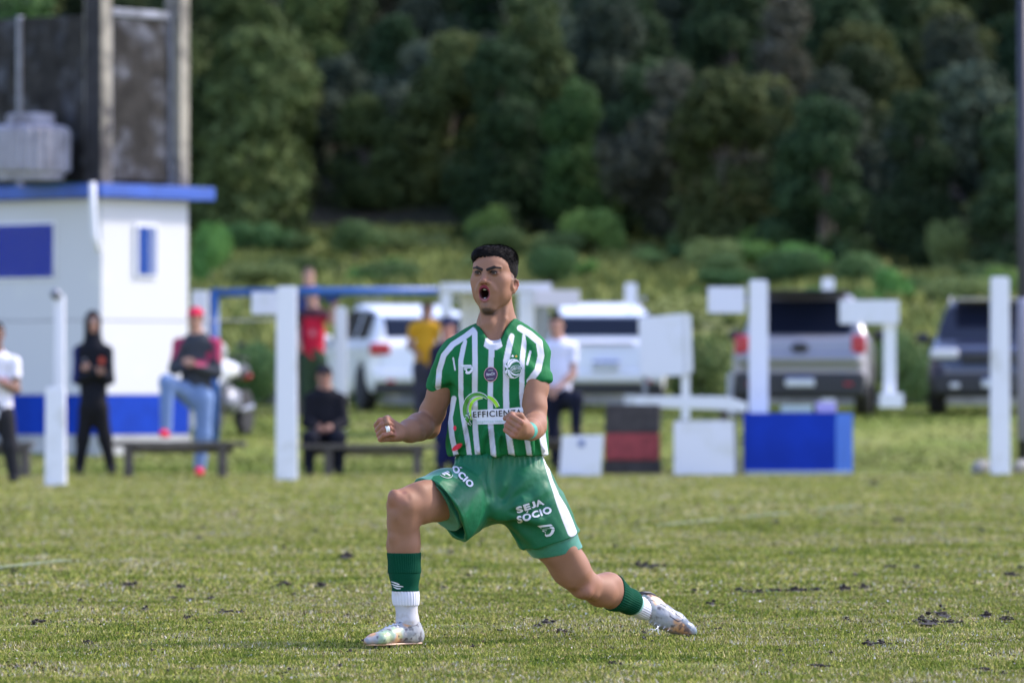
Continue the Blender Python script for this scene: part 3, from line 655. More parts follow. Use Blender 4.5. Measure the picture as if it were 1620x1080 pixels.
def car(name, x, d, rz, label, paint, kind='suv', front=False, L=4.3, Wd=1.82, Hh=1.62, roof=None, chrome=None):
    """built with +y as its nose; the tail faces the camera unless turned round"""
    M = Matrix.Translation((x, d - D0, float(gz(d)))) @ Matrix.Rotation(rz, 4, 'Z'); R3 = np.array(M.to_3x3()); T3 = np.array(M.translation)
    r = empty(name, M.translation, rz); tag(r, label, 'car' if kind != 'pickup' else 'pickup truck')
    l2, w2 = L / 2, Wd / 2; belt = Hh * .62
    def put(nm, F, h, mt, par=r):
        V, Fq = F.mesh(h); return link(nm, np_mesh(nm, V, Fq), mt, par, world=False) if par is r else link(nm, np_mesh(nm, V, Fq), mt, par, world=False)
    lowp = both((1, 0, .06), (w2, 0, .6)) + both((1, 0, -.45), (w2 * .97, 0, .30)) + [((0, 0, -1), (0, 0, .24 if kind == 'suv' else .36)), ((0, 0, 1), (0, 0, belt)), ((0, -1, .10), (0, -l2, .6)), ((0, -1, -.5), (0, -l2, .42)),
            ((0, 1, .25), (0, l2, .6)), ((0, 1, -.5), (0, l2 * .98, .40)), ((0, .10, 1), (0, l2 * .55, belt + .02))] + both((.8, -1, 0), (w2 - .10, -l2 + .03, 0)) + both((.8, 1, 0), (w2 - .16, l2 - .04, 0))
    if kind == 'suv': cab = both((1, 0, .36), (w2 - .06, 0, belt)) + [((0, 0, -1), (0, 0, belt - .15)), ((0, 0, 1), (0, 0, Hh)), ((0, -1, .42), (0, -l2 + .12, belt)), ((0, 1, 1.15), (0, l2 * .42, belt)), ((0, -.16, 1), (0, -l2 * .1, Hh)), ((0, .10, 1), (0, l2 * .1, Hh))]
    else: cab = both((1, 0, .36), (w2 - .06, 0, belt)) + [((0, 0, -1), (0, 0, belt - .15)), ((0, 0, 1), (0, 0, Hh)), ((0, -1, .55), (0, -l2 * .30, belt)), ((0, 1, 1.15), (0, l2 * .48, belt)), ((0, -.12, 1), (0, 0, Hh)), ((0, .12, 1), (0, .4, Hh))]
    F = Field(); hull(F, lowp, (-w2 - .1, -l2 - .1, .1), (w2 + .1, l2 + .1, belt + .2), .10)
    if kind == 'pickup': F.box((0, -l2 * .64, belt + .03), (w2 * .80, l2 * .30, .20), k=.03, op='s')
    G = Field(); hull(G, cab, (-w2, -l2, belt - .2), (w2, l2, Hh + .1), .09); F.sub(G, .05)
    wy = (-l2 * .62, l2 * .63); wr_ = .34 if kind == 'suv' else .37
    for s_ in (-1, 1):
        for y in wy: F.cone((s_ * (w2 - .22), y, wr_), (s_ * (w2 + .2), y, wr_), wr_ + .05, wr_ + .05, .02, 's')
    F.box((0, -l2 - .0, belt * .92), (.30, .012, .01), k=.02, op='s')
    if kind == 'pickup': F.cone((-w2 + .2, -l2 + .03, .78), (w2 - .2, -l2 + .03, .78), .07, .07, .10)
    put('body', F, .03, paint)
    # glass: slices of the cabin, a touch proud
    def glass(nm, lo, hi, grow=.008, base=cab):
        F = Field(); gp = [(n, np.array(c) + unit(n) * grow) for n, c in base]
        hull(F, gp + [((1, 0, 0), hi), ((0, 1, 0), hi), ((0, 0, 1), hi), ((-1, 0, 0), lo), ((0, -1, 0), lo), ((0, 0, -1), lo)], lo, hi, .03); return put(nm, F, .024, m_glass)
    zt_ = Hh - .11; zb = belt + .04; sl = (zt_ - belt) * .42
    if kind == 'suv':
        glass('rear_window', (-w2 * .74, -l2, zb + .02), (w2 * .74, -l2 + .50, zt_ - .02)); yr = -l2 + .55
    else: glass('rear_window', (-w2 * .72, -l2 * .42, zb), (w2 * .72, -l2 * .30 + .36, zt_)); yr = -l2 * .30 + .36
    ws = glass('windscreen', (-w2 * .88, l2 * .42 - (zt_ - belt) * 1.15 - .18, zb - .03), (w2 * .88, l2 * .42 + .1, zt_ + .02))
    mid = (yr + l2 * .42 - .4) / 2 - .1
    for s_ in (-1, 1):
        for y0, y1 in ((yr + .05, mid - .04), (mid + .04, l2 * .42 - .62)):
            lo = [w2 * .70, y0, zb] if s_ > 0 else [-w2, y0, zb]; hi = [w2, y1, zt_] if s_ > 0 else [-w2 * .70, y1, zt_]; glass('side_window', lo, hi)
    def b(nm, c, h_, mt, rd=.02, hh=.02, par=r, planes=True):
        F = Field(); F.box(c, h_, rd=min(rd, min(h_) * .9), k=.01); return put(nm, F, hh, mt, par)
    yb = -l2 - .005
    # tail
    for s_ in (-1, 1): b('tail_light', (s_ * (w2 - .14), -l2 + .07, belt - .10), (.15 if kind == 'suv' else .10, .07, .09 if kind == 'suv' else .13), m_red, .03)
    b('rear_bumper', (0, -l2 + .05, .42 if kind == 'pickup' else .50), (w2 - .04, .10, .17 if kind == 'pickup' else .10), m_blackp if kind == 'pickup' else paint, .06); b('rear_valance', (0, -l2 + .06, .32), (w2 - .06, .08, .09), m_blackp, .04); pl_ = b('number_plate', (0, -l2 - .03, .66 if kind == 'suv' else .46), (.20, .05, .065), m_plate, .01); b('plate_strip', (0, -l2 - .032, (.66 if kind == 'suv' else .46) + .052), (.198, .052, .015), m_pblue, .005, .012, r)
    b('tailgate_trim', (0, -l2 + .0, belt - .03 if kind == 'suv' else belt - .24), (.42 if kind == 'suv' else .62, .022, .018), chrome or m_metal, .01)
    for s_ in (-1, 1): b('reflector', (s_ * (w2 - .28), -l2 - .045, .43), (.07, .02, .02), m_red, .01)
    if kind == 'pickup': F = Field(); F.ell((0, -l2 - .01, belt - .14), (.13, .03, .07), k=.01); put('emblem', F, .015, m_blackp)
    # nose
    for s_ in (-1, 1): b('head_light', (s_ * (w2 - .22), l2 - .06, belt - .17), (.20, .09, .07), m_clear, .04)
    b('grille', (0, l2 - .01, belt - .22), (.50, .05, .08), m_blackp, .02); b('front_bumper', (0, l2 - .04, .42), (w2 - .05, .10, .15), m_blackp, .06)
    b('number_plate', (0, l2 + .06, .44), (.20, .02, .065), m_plate, .01); b('fog_light', (.58, l2 + .05, .40), (.07, .03, .04), m_clear, .02); b('fog_light', (-.58, l2 + .05, .40), (.07, .03, .04), m_clear, .02)
    b('plate_strip', (0, l2 + .062, .492), (.198, .022, .015), m_pblue, .005, .012)
    for s_ in (-1, 1):
        mf = Field(); mf.ell((s_ * (w2 + .10), l2 * .30, belt + .06), (.12, .07, .08), k=.01); mf.cone((s_ * (w2 - .06), l2 * .30, belt), (s_ * (w2 + .06), l2 * .30, belt + .04), .025, .03, .02); put('mirror', mf, .02, paint if roof is None else m_blackp)
        rr_ = Field(); rr_.chain([(s_ * (w2 - .30), -l2 + .6, Hh - .02), (s_ * (w2 - .29), -l2 + .8, Hh + .035), (s_ * (w2 - .29), l2 * .0, Hh + .03), (s_ * (w2 - .29), l2 * .12, Hh - .03)], [.018] * 4, .01)
        if kind == 'suv': put('roof_rail', rr_, .014, roof or m_metal)
        for y in wy:
            w = empty('wheel', (0, 0, 0)); w.parent = r
            for nm, prof, mt in (('tyre', [(wr_ * .62, -.10), (wr_ * .92, -.11), (wr_, -.08), (wr_, .08), (wr_ * .92, .11), (wr_ * .62, .10)], m_tyre),
                                 ('rim', [(.03, .085), (.06, .09), (wr_ * .50, .07), (wr_ * .60, .10), (wr_ * .64, .09), (wr_ * .62, -.05)], m_rim)):
                lathe(nm, [(a_, b_ * s_) for a_, b_ in prof], (s_ * (w2 - .10), y, wr_), mt, None, 28, 'x').parent = w
    if roof is not None: b('roof_panel', (0, -l2 * .12, Hh + .003), (w2 * .62, l2 * .40, .012), roof, .01, .02)
    return r
white_car = mat('car_white', (.74, .75, .78), rough=.28, coat=.5); silver = mat('car_silver', (.27, .265, .29), rough=.35, metal=.35, coat=.5); navy = mat('car_navy', (.022, .028, .060), rough=.22, coat=.7); roof_glint = mat('car_roof_sun_glint', (.55, .50, .42), rough=.3, coat=.4)  # last colour is the dark car's sun glint, painted onto its roof
xp = lambda px, d: (px - 810) * d / FP
car('parked_car', xp(628, 84), 86.2, math.radians(14), 'white car parked left of the footballer behind the yellow shirted person', white_car, 'suv', L=4.3, Wd=1.84, Hh=1.62)
car('parked_car', xp(950, 84), 86.0, math.radians(2), 'white car parked in the middle behind the large white board', white_car, 'suv', L=4.4, Wd=1.80, Hh=1.64)
car('pickup_truck', xp(1278, 81), 81.4, math.radians(-5), 'silver pickup parked behind the blue box', silver, 'pickup', L=4.9, Wd=1.90, Hh=1.74, roof=m_blackp)
car('parked_car', xp(1580, 82), 82.4, math.radians(180 - 5), 'dark car with sun glint painted on its roof facing the pitch at the right edge', navy, 'suv', L=4.2, Wd=1.90, Hh=1.64, roof=roof_glint)

# motorcycle beside the building
def motorcycle(px, d):
    c = np.array(at(px, d)); r = empty('motorcycle', tuple(c)); tag(r, 'white motorcycle parked behind the man in the red cap', 'motorcycle')
    g = lambda x, y, z: c + [x, y, z]
    def wheel(y):
        w = empty('wheel', (0, 0, 0)); w.parent = r
        lathe('tyre', [(.20, -.05), (.27, -.055), (.30, -.03), (.30, .03), (.27, .055), (.20, .05)], (0, y, .30), m_tyre, None, 26, 'x').parent = w
        lathe('rim', [(.03, -.03), (.20, -.02), (.215, 0), (.20, .02), (.03, .03)], (0, y, .30), m_rim, None, 26, 'x').parent = w
    wheel(-.62); wheel(.62)
    F = Field(); F.ell(g(0, -.35, .86), (.16, .20, .17), k=.08); F.ell(g(0, -.08, .86), (.15, .26, .12), k=.08); F.cone(g(0, -.55, .70), g(0, -.42, .92), .07, .11, .06)
    V, Fq = F.mesh(.014); link('fairing', np_mesh('fairing', V, Fq), white_car, r)
    F = Field(); F.ell(g(0, -.50, 1.08), (.15, .05, .16), k=.02); V, Fq = F.mesh(.014); link('windscreen', np_mesh('windscreen', V, Fq), mat('screen_pale', (.55, .55, .50), rough=.15), r)
    F = Field(); F.cone(g(0, .05, .80), g(0, .62, .86), .11, .08, .05); V, Fq = F.mesh(.014); link('seat', np_mesh('seat', V, Fq), m_blackp, r)
    F = Field(); F.ell(g(0, .0, .45), (.15, .26, .18), k=.05); F.chain([g(0, -.3, .7), g(0, 0, .6), g(0, .4, .55)], [.04, .05, .04], .04); V, Fq = F.mesh(.014); link('engine', np_mesh('engine', V, Fq), m_metal, r)
    for s_ in (-1, 1):
        tube('fork', [g(s_ * .09, -.62, .30), g(s_ * .09, -.42, .95)], .022, m_metal, r); tube('handlebar', [g(s_ * .04, -.40, .98), g(s_ * .20, -.36, 1.02), g(s_ * .36, -.28, 1.0)], .016, m_blackp, r)
        F = Field(); F.cone(g(s_ * .24, -.36, 1.02), g(s_ * .30, -.40, 1.16), .008, .008, .01); F.ell(g(s_ * .31, -.41, 1.18), (.06, .02, .035), k=.01); V, Fq = F.mesh(.009); link('mirror', np_mesh('mirror', V, Fq), m_blackp, r)
    F = Field(); F.cone(g(.14, .15, .34), g(.15, .50, .38), .03, .04, .02); V, Fq = F.mesh(.014); link('exhaust', np_mesh('exhaust', V, Fq), m_rim, r)
    F = Field(); F.ell(g(0, .70, .78), (.08, .06, .05), k=.02); V, Fq = F.mesh(.012); link('tail_light', np_mesh('tail_light', V, Fq), m_red, r)
    r.rotation_euler = (0, 0, math.radians(-16))
    for o in r.children:
        if o.type == 'MESH': o.matrix_parent_inverse = Matrix.Translation(-Vector(c))
motorcycle(362, 74)
def plane3(a, b, c, toward):
    n = unit(np.cross(np.asarray(b) - a, np.asarray(c) - a))
    if n @ (np.asarray(toward) - a) < 0: n = -n
    return np.asarray(a), n
def frame(X, Z):
    X = unit(X); Z = np.asarray(Z, float); Z = unit(Z - X * (Z @ X)); return X, np.cross(Z, X), Z

def add_fist(F, w, X, Z, ys, sc=1.0, k=.006):
    """closed hand: w wrist, X wrist to knuckles, Z palm side, ys +1/-1 puts the thumb on +Y/-Y"""
    X, Y, Z = frame(X, Z); Y = Y * ys
    g = lambda x, y, z: w + (X * x + Y * y + Z * z) * sc
    F.cone(g(0, 0, 0), g(.035, 0, 0), .027 * sc, .026 * sc, .02, sc=None)
    for y in (.026, .009, -.008, -.025):
        F.cone(g(.02, y * .7, .002), g(.078, y, -.002), .017 * sc, .0135 * sc, .012)
    F.cone(g(.03, .022, .014), g(.012, .012, .012), .02 * sc, .022 * sc, .012)
    F.cone(g(.03, -.02, .012), g(.01, -.014, .01), .018 * sc, .02 * sc, .012)
    tips = []
    for i, y in enumerate((.030, .0105, -.009, -.027)):
        l = (1.0, 1.07, 1.0, .86)[i]; r = (.0102, .0106, .0100, .0088)[i] * sc
        a = g(.084, y, -.003); b = g(.092 - .002 * i, y * .97, .036 * l); c = g(.066, y * .93, .047 * l); d = g(.044, y * .9, .034 * l)
        G = Field(); G.cone(a, b, r * 1.12, r * 1.03, .003); G.cone(b, c, r * 1.03, r * .95, .003); G.cone(c, d, r * .95, r * .86, .003)
        F.sub(G, .0035); tips.append((a, b, c, d))
    T = Field(); t0, t1, t2, t3 = g(.018, .024, .012), g(.050, .042, .028), g(.074, .030, .050), g(.080, .006, .060)
    T.cone(t0, t1, .0165 * sc, .0125 * sc, .006); T.cone(t1, t2, .0122 * sc, .0108 * sc, .004); T.cone(t2, t3, .0108 * sc, .0092 * sc, .004)
    F.sub(T, .005)
    return tips, (t0, t1, t2, t3)

# ------------------------------------------------------------------ the player
YAW = math.radians(22)
HC = P(782, 432, 0.0)
HR = np.array([math.cos(YAW), -math.sin(YAW), 0]); HF = np.array([-math.sin(YAW), -math.cos(YAW), 0]); HZ = np.array([0, 0, 1.0])
def H(u, v, w): return HC + HR * u + HF * v + HZ * w
RH = np.stack([HR, HF, HZ])
def h_loc(V): return (V - HC) @ RH.T

def add_head(F):
    F.ell(H(0, -.016, .012), (.0685, .093, .076), RH, k=.02)
    F.ell(H(-.003, .020, -.024), (.0665, .066, .074), RH, k=.03)
    F.ell(H(0, .036, .028), (.060, .046, .038), RH, k=.025)                # forehead
    for g in (-1, 1):
        F.cone(H(g * .056, .004, -.036), H(g * .046, .012, -.078), .017, .015, .03)
        F.cone(H(g * .046, .012, -.078), H(g * .015, .056, -.122), .017, .0150, .03)
        F.ell(H(g * .045, .043, -.028), (.026, .028, .024), RH, k=.02)      # cheekbone
        F.ell(H(g * .036, .044, -.066), (.027, .028, .036), RH, k=.025)     # cheek
        F.ell(H(g * .022, .066, -.075), (.014, .016, .034), RH, k=.015)
    F.ell(H(0, .068, -.122), (.021, .0155, .017), RH, k=.012)
    F.ell(H(0, .066, -.052), (.024, .018, .014), RH, k=.02)
    F.cone(H(-.030, .072, .016), H(.030, .072, .016), .0105, .0105, .015)   # brow ridge
    for g in (-1, 1):
        F.ell(H(g * .030, .093, -.001), (.016, .016, .0115), RH, k=.013, op='s')    # socket
        F.ell(H(g * .031, .0715, 0), (.0155, .0142, .0140), RH, k=.005)             # lid ball
        F.ell(H(g * .031, .087, -.001), (.0120, .008, .0036), RH, k=.002, op='s')  # lid opening
        F.cone(H(g * .048, .066, .016), H(g * .014, .0845, .0105), .0056, .0068, .009)   # knitted brow
        F.cone(H(g * .019, .088, -.040), H(g * .031, .079, -.062), .0055, .004, .016)
    F.cone(H(0, .080, .008), H(0, .100, -.028), .0080, .0108, .012)         # nose
    F.ell(H(0, .1045, -.030), (.0112, .0105, .0095), RH, k=.006)
    for g in (-1, 1):
        F.ell(H(g * .0128, .092, -.034), (.0075, .0110, .0080), RH, k=.006)
        F.ell(H(g * .0070, .101, -.0415), (.0040, .0050, .004), RH, k=.002, op='s')
    a, b = .0188, .0238                                                     # open mouth and lips
    F.ell(H(0, .062, -.078), (.034, .022, .046), RH, k=.02)
    F.ell(H(-.003, .100, -.0745), (.0158, .055, .0200), RH, k=.005, op='s')
    pts = []
    for i in range(21):
        t = 2 * math.pi * i / 20; up = math.sin(t) > 0
        x, z = a * math.cos(t), b * math.sin(t)
        pts.append((x - .003, .0835 - .004 * abs(math.cos(t)) + (.004 * math.sin(t) if up else .001), -.0755 + z))
    for i, (p, q) in enumerate(zip(pts[:-1], pts[1:])):
        tt = math.pi * (i + .5) / 10; rr_ = .0036 + .0026 * abs(math.sin(tt)); F.cone(H(*p), H(*q), rr_, rr_, .004)
    for g in (-1, 1):                                                       # ears
        F.ell(H(g * .066, .004, -.046), (.008, .018, .022), RH, k=.008)
        E = Field()
        rp = [H(g * (.0665 + x * 1.15), .008 + y * .95, -.047 + (z + .036) * .78) for x, y, z in [(.000, .012, -.022), (.006, .008, -.010), (.013, -.006, -.006), (.017, -.018, -.014), (.017, -.024, -.030), (.013, -.020, -.048), (.007, -.008, -.064), (.001, .004, -.066)]]
        E.chain(rp, [.0034, .004, .0044, .0044, .0042, .0046, .0062, .0046], .003)
        F.sub(E, .005)
        F.ell(H(g * .0735, .003, -.044), (.0105, .019, .023), RH, k=.006)
        F.ell(H(g * .0835, .007, -.043), (.0060, .009, .0125), RH, k=.004, op='s')

def build_skin():
    F = Field()
    # torso (inside the shirt)
    F.chain([P(790, 752, .03), P(787, 700, .02), P(786, 650, .01), P(785, 600, .0)], [.142, .132, .128, .136], .05, sc=(1, 1.45, 1))
    F.cone(P(722, 568, .01), P(840, 560, .01), .048, .048, .04)
    F.cone(P(783, 530, .03), P(722, 562, .015), .04, .038, .04); F.cone(P(786, 525, .03), P(840, 556, .015), .042, .038, .04)
    # neck with tendons
    F.chain([P(788, 468, .03), P(781, 512, .02), P(781, 548, .02)], [.050, .0535, .065], .03)
    F.chain([P(799, 470, .0), P(798, 505, -.028), P(787, 552, -.055)], [.012, .0085, .009], .009)
    F.chain([P(764, 480, -.01), P(765, 515, -.032), P(777, 552, -.055)], [.009, .008, .008], .009)
    F.chain([P(774, 485, -.01), P(775, 512, -.032), P(780, 552, -.035)], [.012, .014, .010], .02)
    F.cone(P(797, 495, .03), P(810, 525, .03), .03, .03, .04)
    add_head(F)
    # his right arm (left in the picture)
    F.chain([P(712, 572, 0), P(696, 620, .05), P(684, 652, .09), P(676, 673, .11)], [.049, .043, .0445, .040], .02)
    F.chain([P(676, 673, .11), P(663, 675, .04), P(648, 681, -.04), P(632, 684.5, -.11)], [.040, .048, .0395, .0275], .02)
    F.ell(P(681, 679, .12), .026, k=.03)                                   # elbow bone
    F.cone(P(704, 612, .02), P(690, 640, .05), .028, .026, .03)             # biceps
    F.chain([P(662, 688, -.01), P(646, 689, -.06), P(632, 687, -.115)], [.02, .014, .010], .015)
    # his left arm
    F.chain([P(846, 566, -.01), P(848, 612, -.05), P(846, 645, -.085), P(846, 665, -.10)], [.05, .0435, .041, .038], .02)
    F.chain([P(846, 665, -.10), P(844, 674, -.17), P(839, 679, -.25), P(833, 682, -.31)], [.038, .0425, .035, .0265], .02)
    F.cone(P(841, 605, -.08), P(841, 638, -.10), .026, .024, .03)
    F.chain([P(856, 668, -.13), P(850, 684, -.21), P(840, 690, -.28)], [.018, .014, .010], .02)
    # legs
    F.chain([P(752, 768, 0), P(706, 783, -.15), P(660, 796, -.29), P(638, 798, -.345)], [.088, .078, .063, .055], .04)
    F.ell(P(624, 787, -.385), (.024, .024, .030), k=.018); F.ell(P(628, 814, -.382), (.014, .016, .022), k=.014); F.ell(P(646, 782, -.40), (.010, .012, .022), k=.016, op='s'); F.ell(P(640, 806, -.415), (.012, .014, .014), k=.014, op='s')
    F.chain([P(700, 770, -.20), P(664, 776, -.32)], [.040, .026], .03); F.chain([P(690, 806, -.20), P(662, 812, -.31)], [.040, .028], .03)                     # kneecap
    F.chain([P(638, 800, -.345), P(637, 826, -.33), P(638, 862, -.31), P(640, 905, -.30), P(642, 945, -.30), P(645, 985, -.30)], [.049, .049, .0535, .046, .038, .033], .03)
    F.cone(P(648, 845, -.27), P(648, 880, -.27), .036, .030, .03)
    F.chain([P(626, 812, -.37), P(624, 850, -.355), P(630, 930, -.33)], [.018, .014, .012], .02)
    F.chain([P(645, 985, -.30), P(652, 1003, -.285)], [.032, .028], .02); F.chain([P(648, 1002, -.30), P(612, 1012, -.37), P(590, 1015, -.42)], [.022, .014, .010], .01)
    F.chain([P(832, 775, .02), P(868, 845, .055), P(902, 898, .09), P(922, 922, .12)], [.092, .080, .062, .050], .04)
    F.ell(P(926, 936, .085), (.026, .024, .022), k=.018); F.ell(P(938, 940, .12), (.014, .018, .012), k=.014); F.ell(P(932, 922, .045), (.012, .014, .018), k=.014, op='s'); F.ell(P(946, 936, .145), (.012, .02, .012), k=.014, op='s')
    F.chain([P(898, 872, .03), P(916, 905, .055)], [.034, .022], .025); F.chain([P(880, 880, .03), P(906, 920, .06)], [.034, .022], .025)
    F.chain([P(924, 924, .12), P(950, 934, .20), P(972, 940, .28), P(996, 951, .36), P(1014, 961, .43)], [.046, .0525, .050, .037, .031], .03)
    F.ell(P(962, 919, .25), (.045, .05, .034), k=.03)
    F.cone(P(915, 905, .07), P(880, 852, .02), .03, .035, .03)
    F.chain([P(1014, 961, .43), P(1046, 974, .47), P(1086, 994, .485)], [.03, .03, .016], .02)
    return F

SK = build_skin()
def skin_fists():
    A = Field(); A.p = SK.p
    t1, th1 = add_fist(A, P(630, 684, -.115), (-.80, -.55, .02), (-.25, -.80, .28), -1, .98)
    t2, th2 = add_fist(A, P(832, 682, -.312), (-.42, -.88, .12), (-.74, .30, .52), 1, .98)
    return t1, th1, t2, th2
T1, TH1, T2, TH2 = skin_fists()

WR1, WR2 = P(634, 684, -.10), P(836, 682, -.105)
def skin_mesh():
    parts = []
    reg = [(P(735, 380)[0], -.16, P(0, 498)[2], P(830, 0)[0], .16, 1.5, .0017),                 # head
           ]
    hlo, hhi = np.array([P(725, 0)[0], -.2, P(0, 500)[2]]), np.array([P(835, 0)[0], .2, 1.55])
    parts.append(SK.mesh(.0017, hlo, hhi))
    a_lo, a_hi = np.array([P(575, 0)[0], -.32, P(0, 712)[2]]), np.array([P(640, 0)[0], -.04, P(0, 640)[2]])
    parts.append(SK.mesh(.0018, a_lo, a_hi))
    b_lo, b_hi = np.array([P(780, 0)[0], -.5, P(0, 712)[2]]), np.array([P(842, 0)[0], -.325, P(0, 640)[2]])
    parts.append(SK.mesh(.0018, b_lo, b_hi))
    V, Fq = SK.mesh(.0036)
    c = V[Fq].mean(1); e = .0015
    ins = lambda lo, hi: ((c > lo + e) & (c < hi - e)).all(1)
    keep = ~(ins(hlo, hhi) | ins(a_lo, a_hi) | ins(b_lo, b_hi)); Fq = Fq[keep]
    parts.append((V, Fq))
    off = 0; VV = []; FF = []
    for v, f in parts: VV.append(v); FF.append(f + off); off += len(v)
    V = np.concatenate(VV); Fq = np.concatenate(FF)
    used = np.zeros(len(V), bool); used[Fq.ravel()] = True; m = np.cumsum(used) - 1
    return V[used], m[Fq]

def paint_skin(V):
    base = np.array([.262, .130, .078]); C = np.tile(base, (len(V), 1))
    n = fbm(V, 22, 3)[:, None]; C *= 1 + .09 * n
    red = np.array([.34, .13, .10])
    for c, r in ((P(627, 790, -.38), .06), (P(927, 930, .09), .055), (P(686, 681, .12), .05), (P(855, 668, .12), .05)):
        C = mixc(C, red, .45 * sstep(r, 0, np.linalg.norm(V - c, axis=1)))
    for tips, th in ((T1, TH1), (T2, TH2)):
        for f in tips:
            for j in f: C = mixc(C, np.array([.38, .14, .11]), .5 * sstep(.02, .004, np.linalg.norm(V - j, axis=1)))
    L = h_loc(V); u, v, w = L.T; au = np.abs(u)
    hd = w > -.17
    C = mixc(C, red, .35 * hd * sstep(.03, 0, np.linalg.norm(L - [0, .105, -.03], axis=1)))
    for g in (-1, 1):
        C = mixc(C, [.42, .19, .15], .35 * hd * sstep(.035, 0, np.linalg.norm(L - [g * .045, .05, -.04], axis=1)))
        C = mixc(C, [.48, .17, .13], .6 * sstep(.03, .01, np.linalg.norm(L - [g * .086, -.018, -.038], axis=1)))
        # brows: dark, inner ends pulled down
        a = np.array([g * .052, .066, .0170]); b = np.array([g * .034, .085, .0190]); c = np.array([g * .0115, .092, .0105])
        d = np.minimum(sd_seg3(L, a, b) / .0040, sd_seg3(L, b, c) / .0050)
        # project out depth so the stroke lies on the surface
        d2 = np.minimum(sd_seg3(L * [1, 0, 1], a * [1, 0, 1], b * [1, 0, 1]) / .0036, sd_seg3(L * [1, 0, 1], b * [1, 0, 1], c * [1, 0, 1]) / .0060)
        C = mixc(C, [.012, .008, .007], sstep(1.25, .7, d2) * (v > .04) * hd)
        e = np.hypot((u - g * .031) / .0155, w / .0078)
        C = mixc(C, [.10, .045, .035], .85 * sstep(1.7, .8, e) * (v > .055) * hd)                     # lashes, lids, and socket shade painted in
        e = np.hypot((u - g * .031) / .0128, (w - .0022) / .0056)
        C = mixc(C, [.02, .012, .01], sstep(1.15, .95, e) * (v > .06) * (w > -.001) * hd)
        C = mixc(C, [.16, .05, .035], sstep(.0055, .002, np.linalg.norm((L - [g * .0075, .098, -.0410]) * [.9, .45, 1], axis=1)) * 1.0)
        # dark stubble in front of the ear
        st = sstep(.016, .002, np.hypot((v - .004) * .8, np.minimum(0, w + .028)) + 0 * w) * (au > .052) * sstep(.004, -.006, w) * sstep(-.052, -.035, w)
        C = mixc(C, [.10, .065, .05], .5 * st * hd)
    # mouth
    e = np.hypot((u + .003) / .0212, (w + .0758) / .0306)
    C = mixc(C, [.24, .055, .07], sstep(1.10, .92, e) * (v > .05) * hd)
    up = sstep(1.12, .96, e) * (v > .05) * sstep(-.074, -.062, w) * hd
    C = mixc(C, [.19, .020, .035], .92 * up)
    e = np.hypot((u + .003) / .0182, (w + .0750) / .0205)
    C = mixc(C, [.03, .006, .006], sstep(1.12, .95, e) * (v > .02) * hd)
    C = mixc(C, [.02, .004, .004], (np.hypot((u + .003) / .017, (w + .0755) / .0225) < 1) * (v > .0) * (v < .078) * hd)
    C = mixc(C, [.30, .11, .12], .6 * sstep(.012, .004, np.abs(w + .101)) * sstep(.014, .008, np.abs(u + .003)) * (v > .06))
    # chin beard and jaw stubble
    C = mixc(C, [.035, .025, .022], .97 * sstep(.038, .018, np.hypot(u, (w + .1400) * 2.0) + .004 * fbm(V, 160, 9)) * sstep(.02, .04, v))
    C = mixc(C, [.14, .09, .07], .5 * sstep(.013, .004, np.hypot(u * .9, w + .114)) * (v > .04) * hd)
    C = mixc(C, [.22, .14, .11], .28 * sstep(-.085, -.12, w + .25 * (au - .03)) * sstep(-.152, -.138, w) * sstep(-.02, .01, v))
    # scrape on the knee
    C = mixc(C, [.20, .08, .06], .8 * sstep(.012, .004, np.hypot(V[:, 0] - P(640, 0, -.38)[0], (V[:, 2] - P(0, 779, -.38)[2]) * 1.4)) * (V[:, 1] < -.3))
    return C.astype(np.float32)

player = empty('person', tuple(P(735, 1020, 0) * [1, 1, 0]))
tag(player, 'footballer in green and white striped shirt lunging on the grass with both fists clenched, shouting', 'person')
m_skin = mat('skin', attr='Col', rough=.58, spec=.22, sss=.0, bump=(260, .25, .0012))
Vs, Fs = skin_mesh()
body = link('body', np_mesh('player_body', Vs, Fs, paint_skin(Vs)), m_skin, player)

# eyes, teeth, tongue
def ellmesh(name, c, r, R=None, seg=20, col=None):
    bm = bmesh.new(); bmesh.ops.create_uvsphere(bm, u_segments=seg, v_segments=seg // 2 + 2, radius=1)
    co = np.array([v.co for v in bm.verts]) * r
    if R is not None: co = co @ R
    co = co + c; me = bpy.data.meshes.new(name)
    for v, q in zip(bm.verts, co): v.co = q
    bm.to_mesh(me); bm.free()
    for p in me.polygons: p.use_smooth = True
    return me, co
m_eye = mat('eye', attr='Col', rough=.3, spec=.3)
for g in (-1, 1):
    me, co = ellmesh('eyeball', H(g * .031, .0715, 0), np.array([.0128, .0128, .0128]), RH, 32)
    a = me.color_attributes.new('Col', 'FLOAT_COLOR', 'POINT')
    look = H(g * .031 - .001, .0715 + .0128, .0); dd = np.linalg.norm(co - look, axis=1)
    C = np.tile([.34, .30, .28], (len(co), 1)); C = mixc(C, [.030, .014, .008], sstep(.0078, .0068, dd)); C = mixc(C, [.002, .002, .002], sstep(.0034, .0026, dd))
    c4 = np.ones((len(co), 4)); c4[:, :3] = C; a.data.foreach_set('color', c4.astype(np.float32).ravel())
    link('eye', me, m_eye, player)
m_teeth = mat('teeth', (.72, .69, .60), rough=.25)
m_tongue = mat('tongue', (.30, .07, .07), rough=.3)
def teeth(w, n, wd, hh, v0):
    F = Field()
    for i in range(n):
        t = (i - (n - 1) / 2) * wd; F.box(H(t, v0 - 22 * t * t, w), (wd * .47, .003, hh), RH, rd=.0012, k=.001)
    V, Fq = F.mesh(.0009); return np_mesh('teeth', V, Fq)
link('upper_teeth', teeth(-.0590, 5, .0052, .0036, .083), m_teeth, player)
link('lower_teeth', teeth(-.0925, 5, .0042, .0030, .080), m_teeth, player)
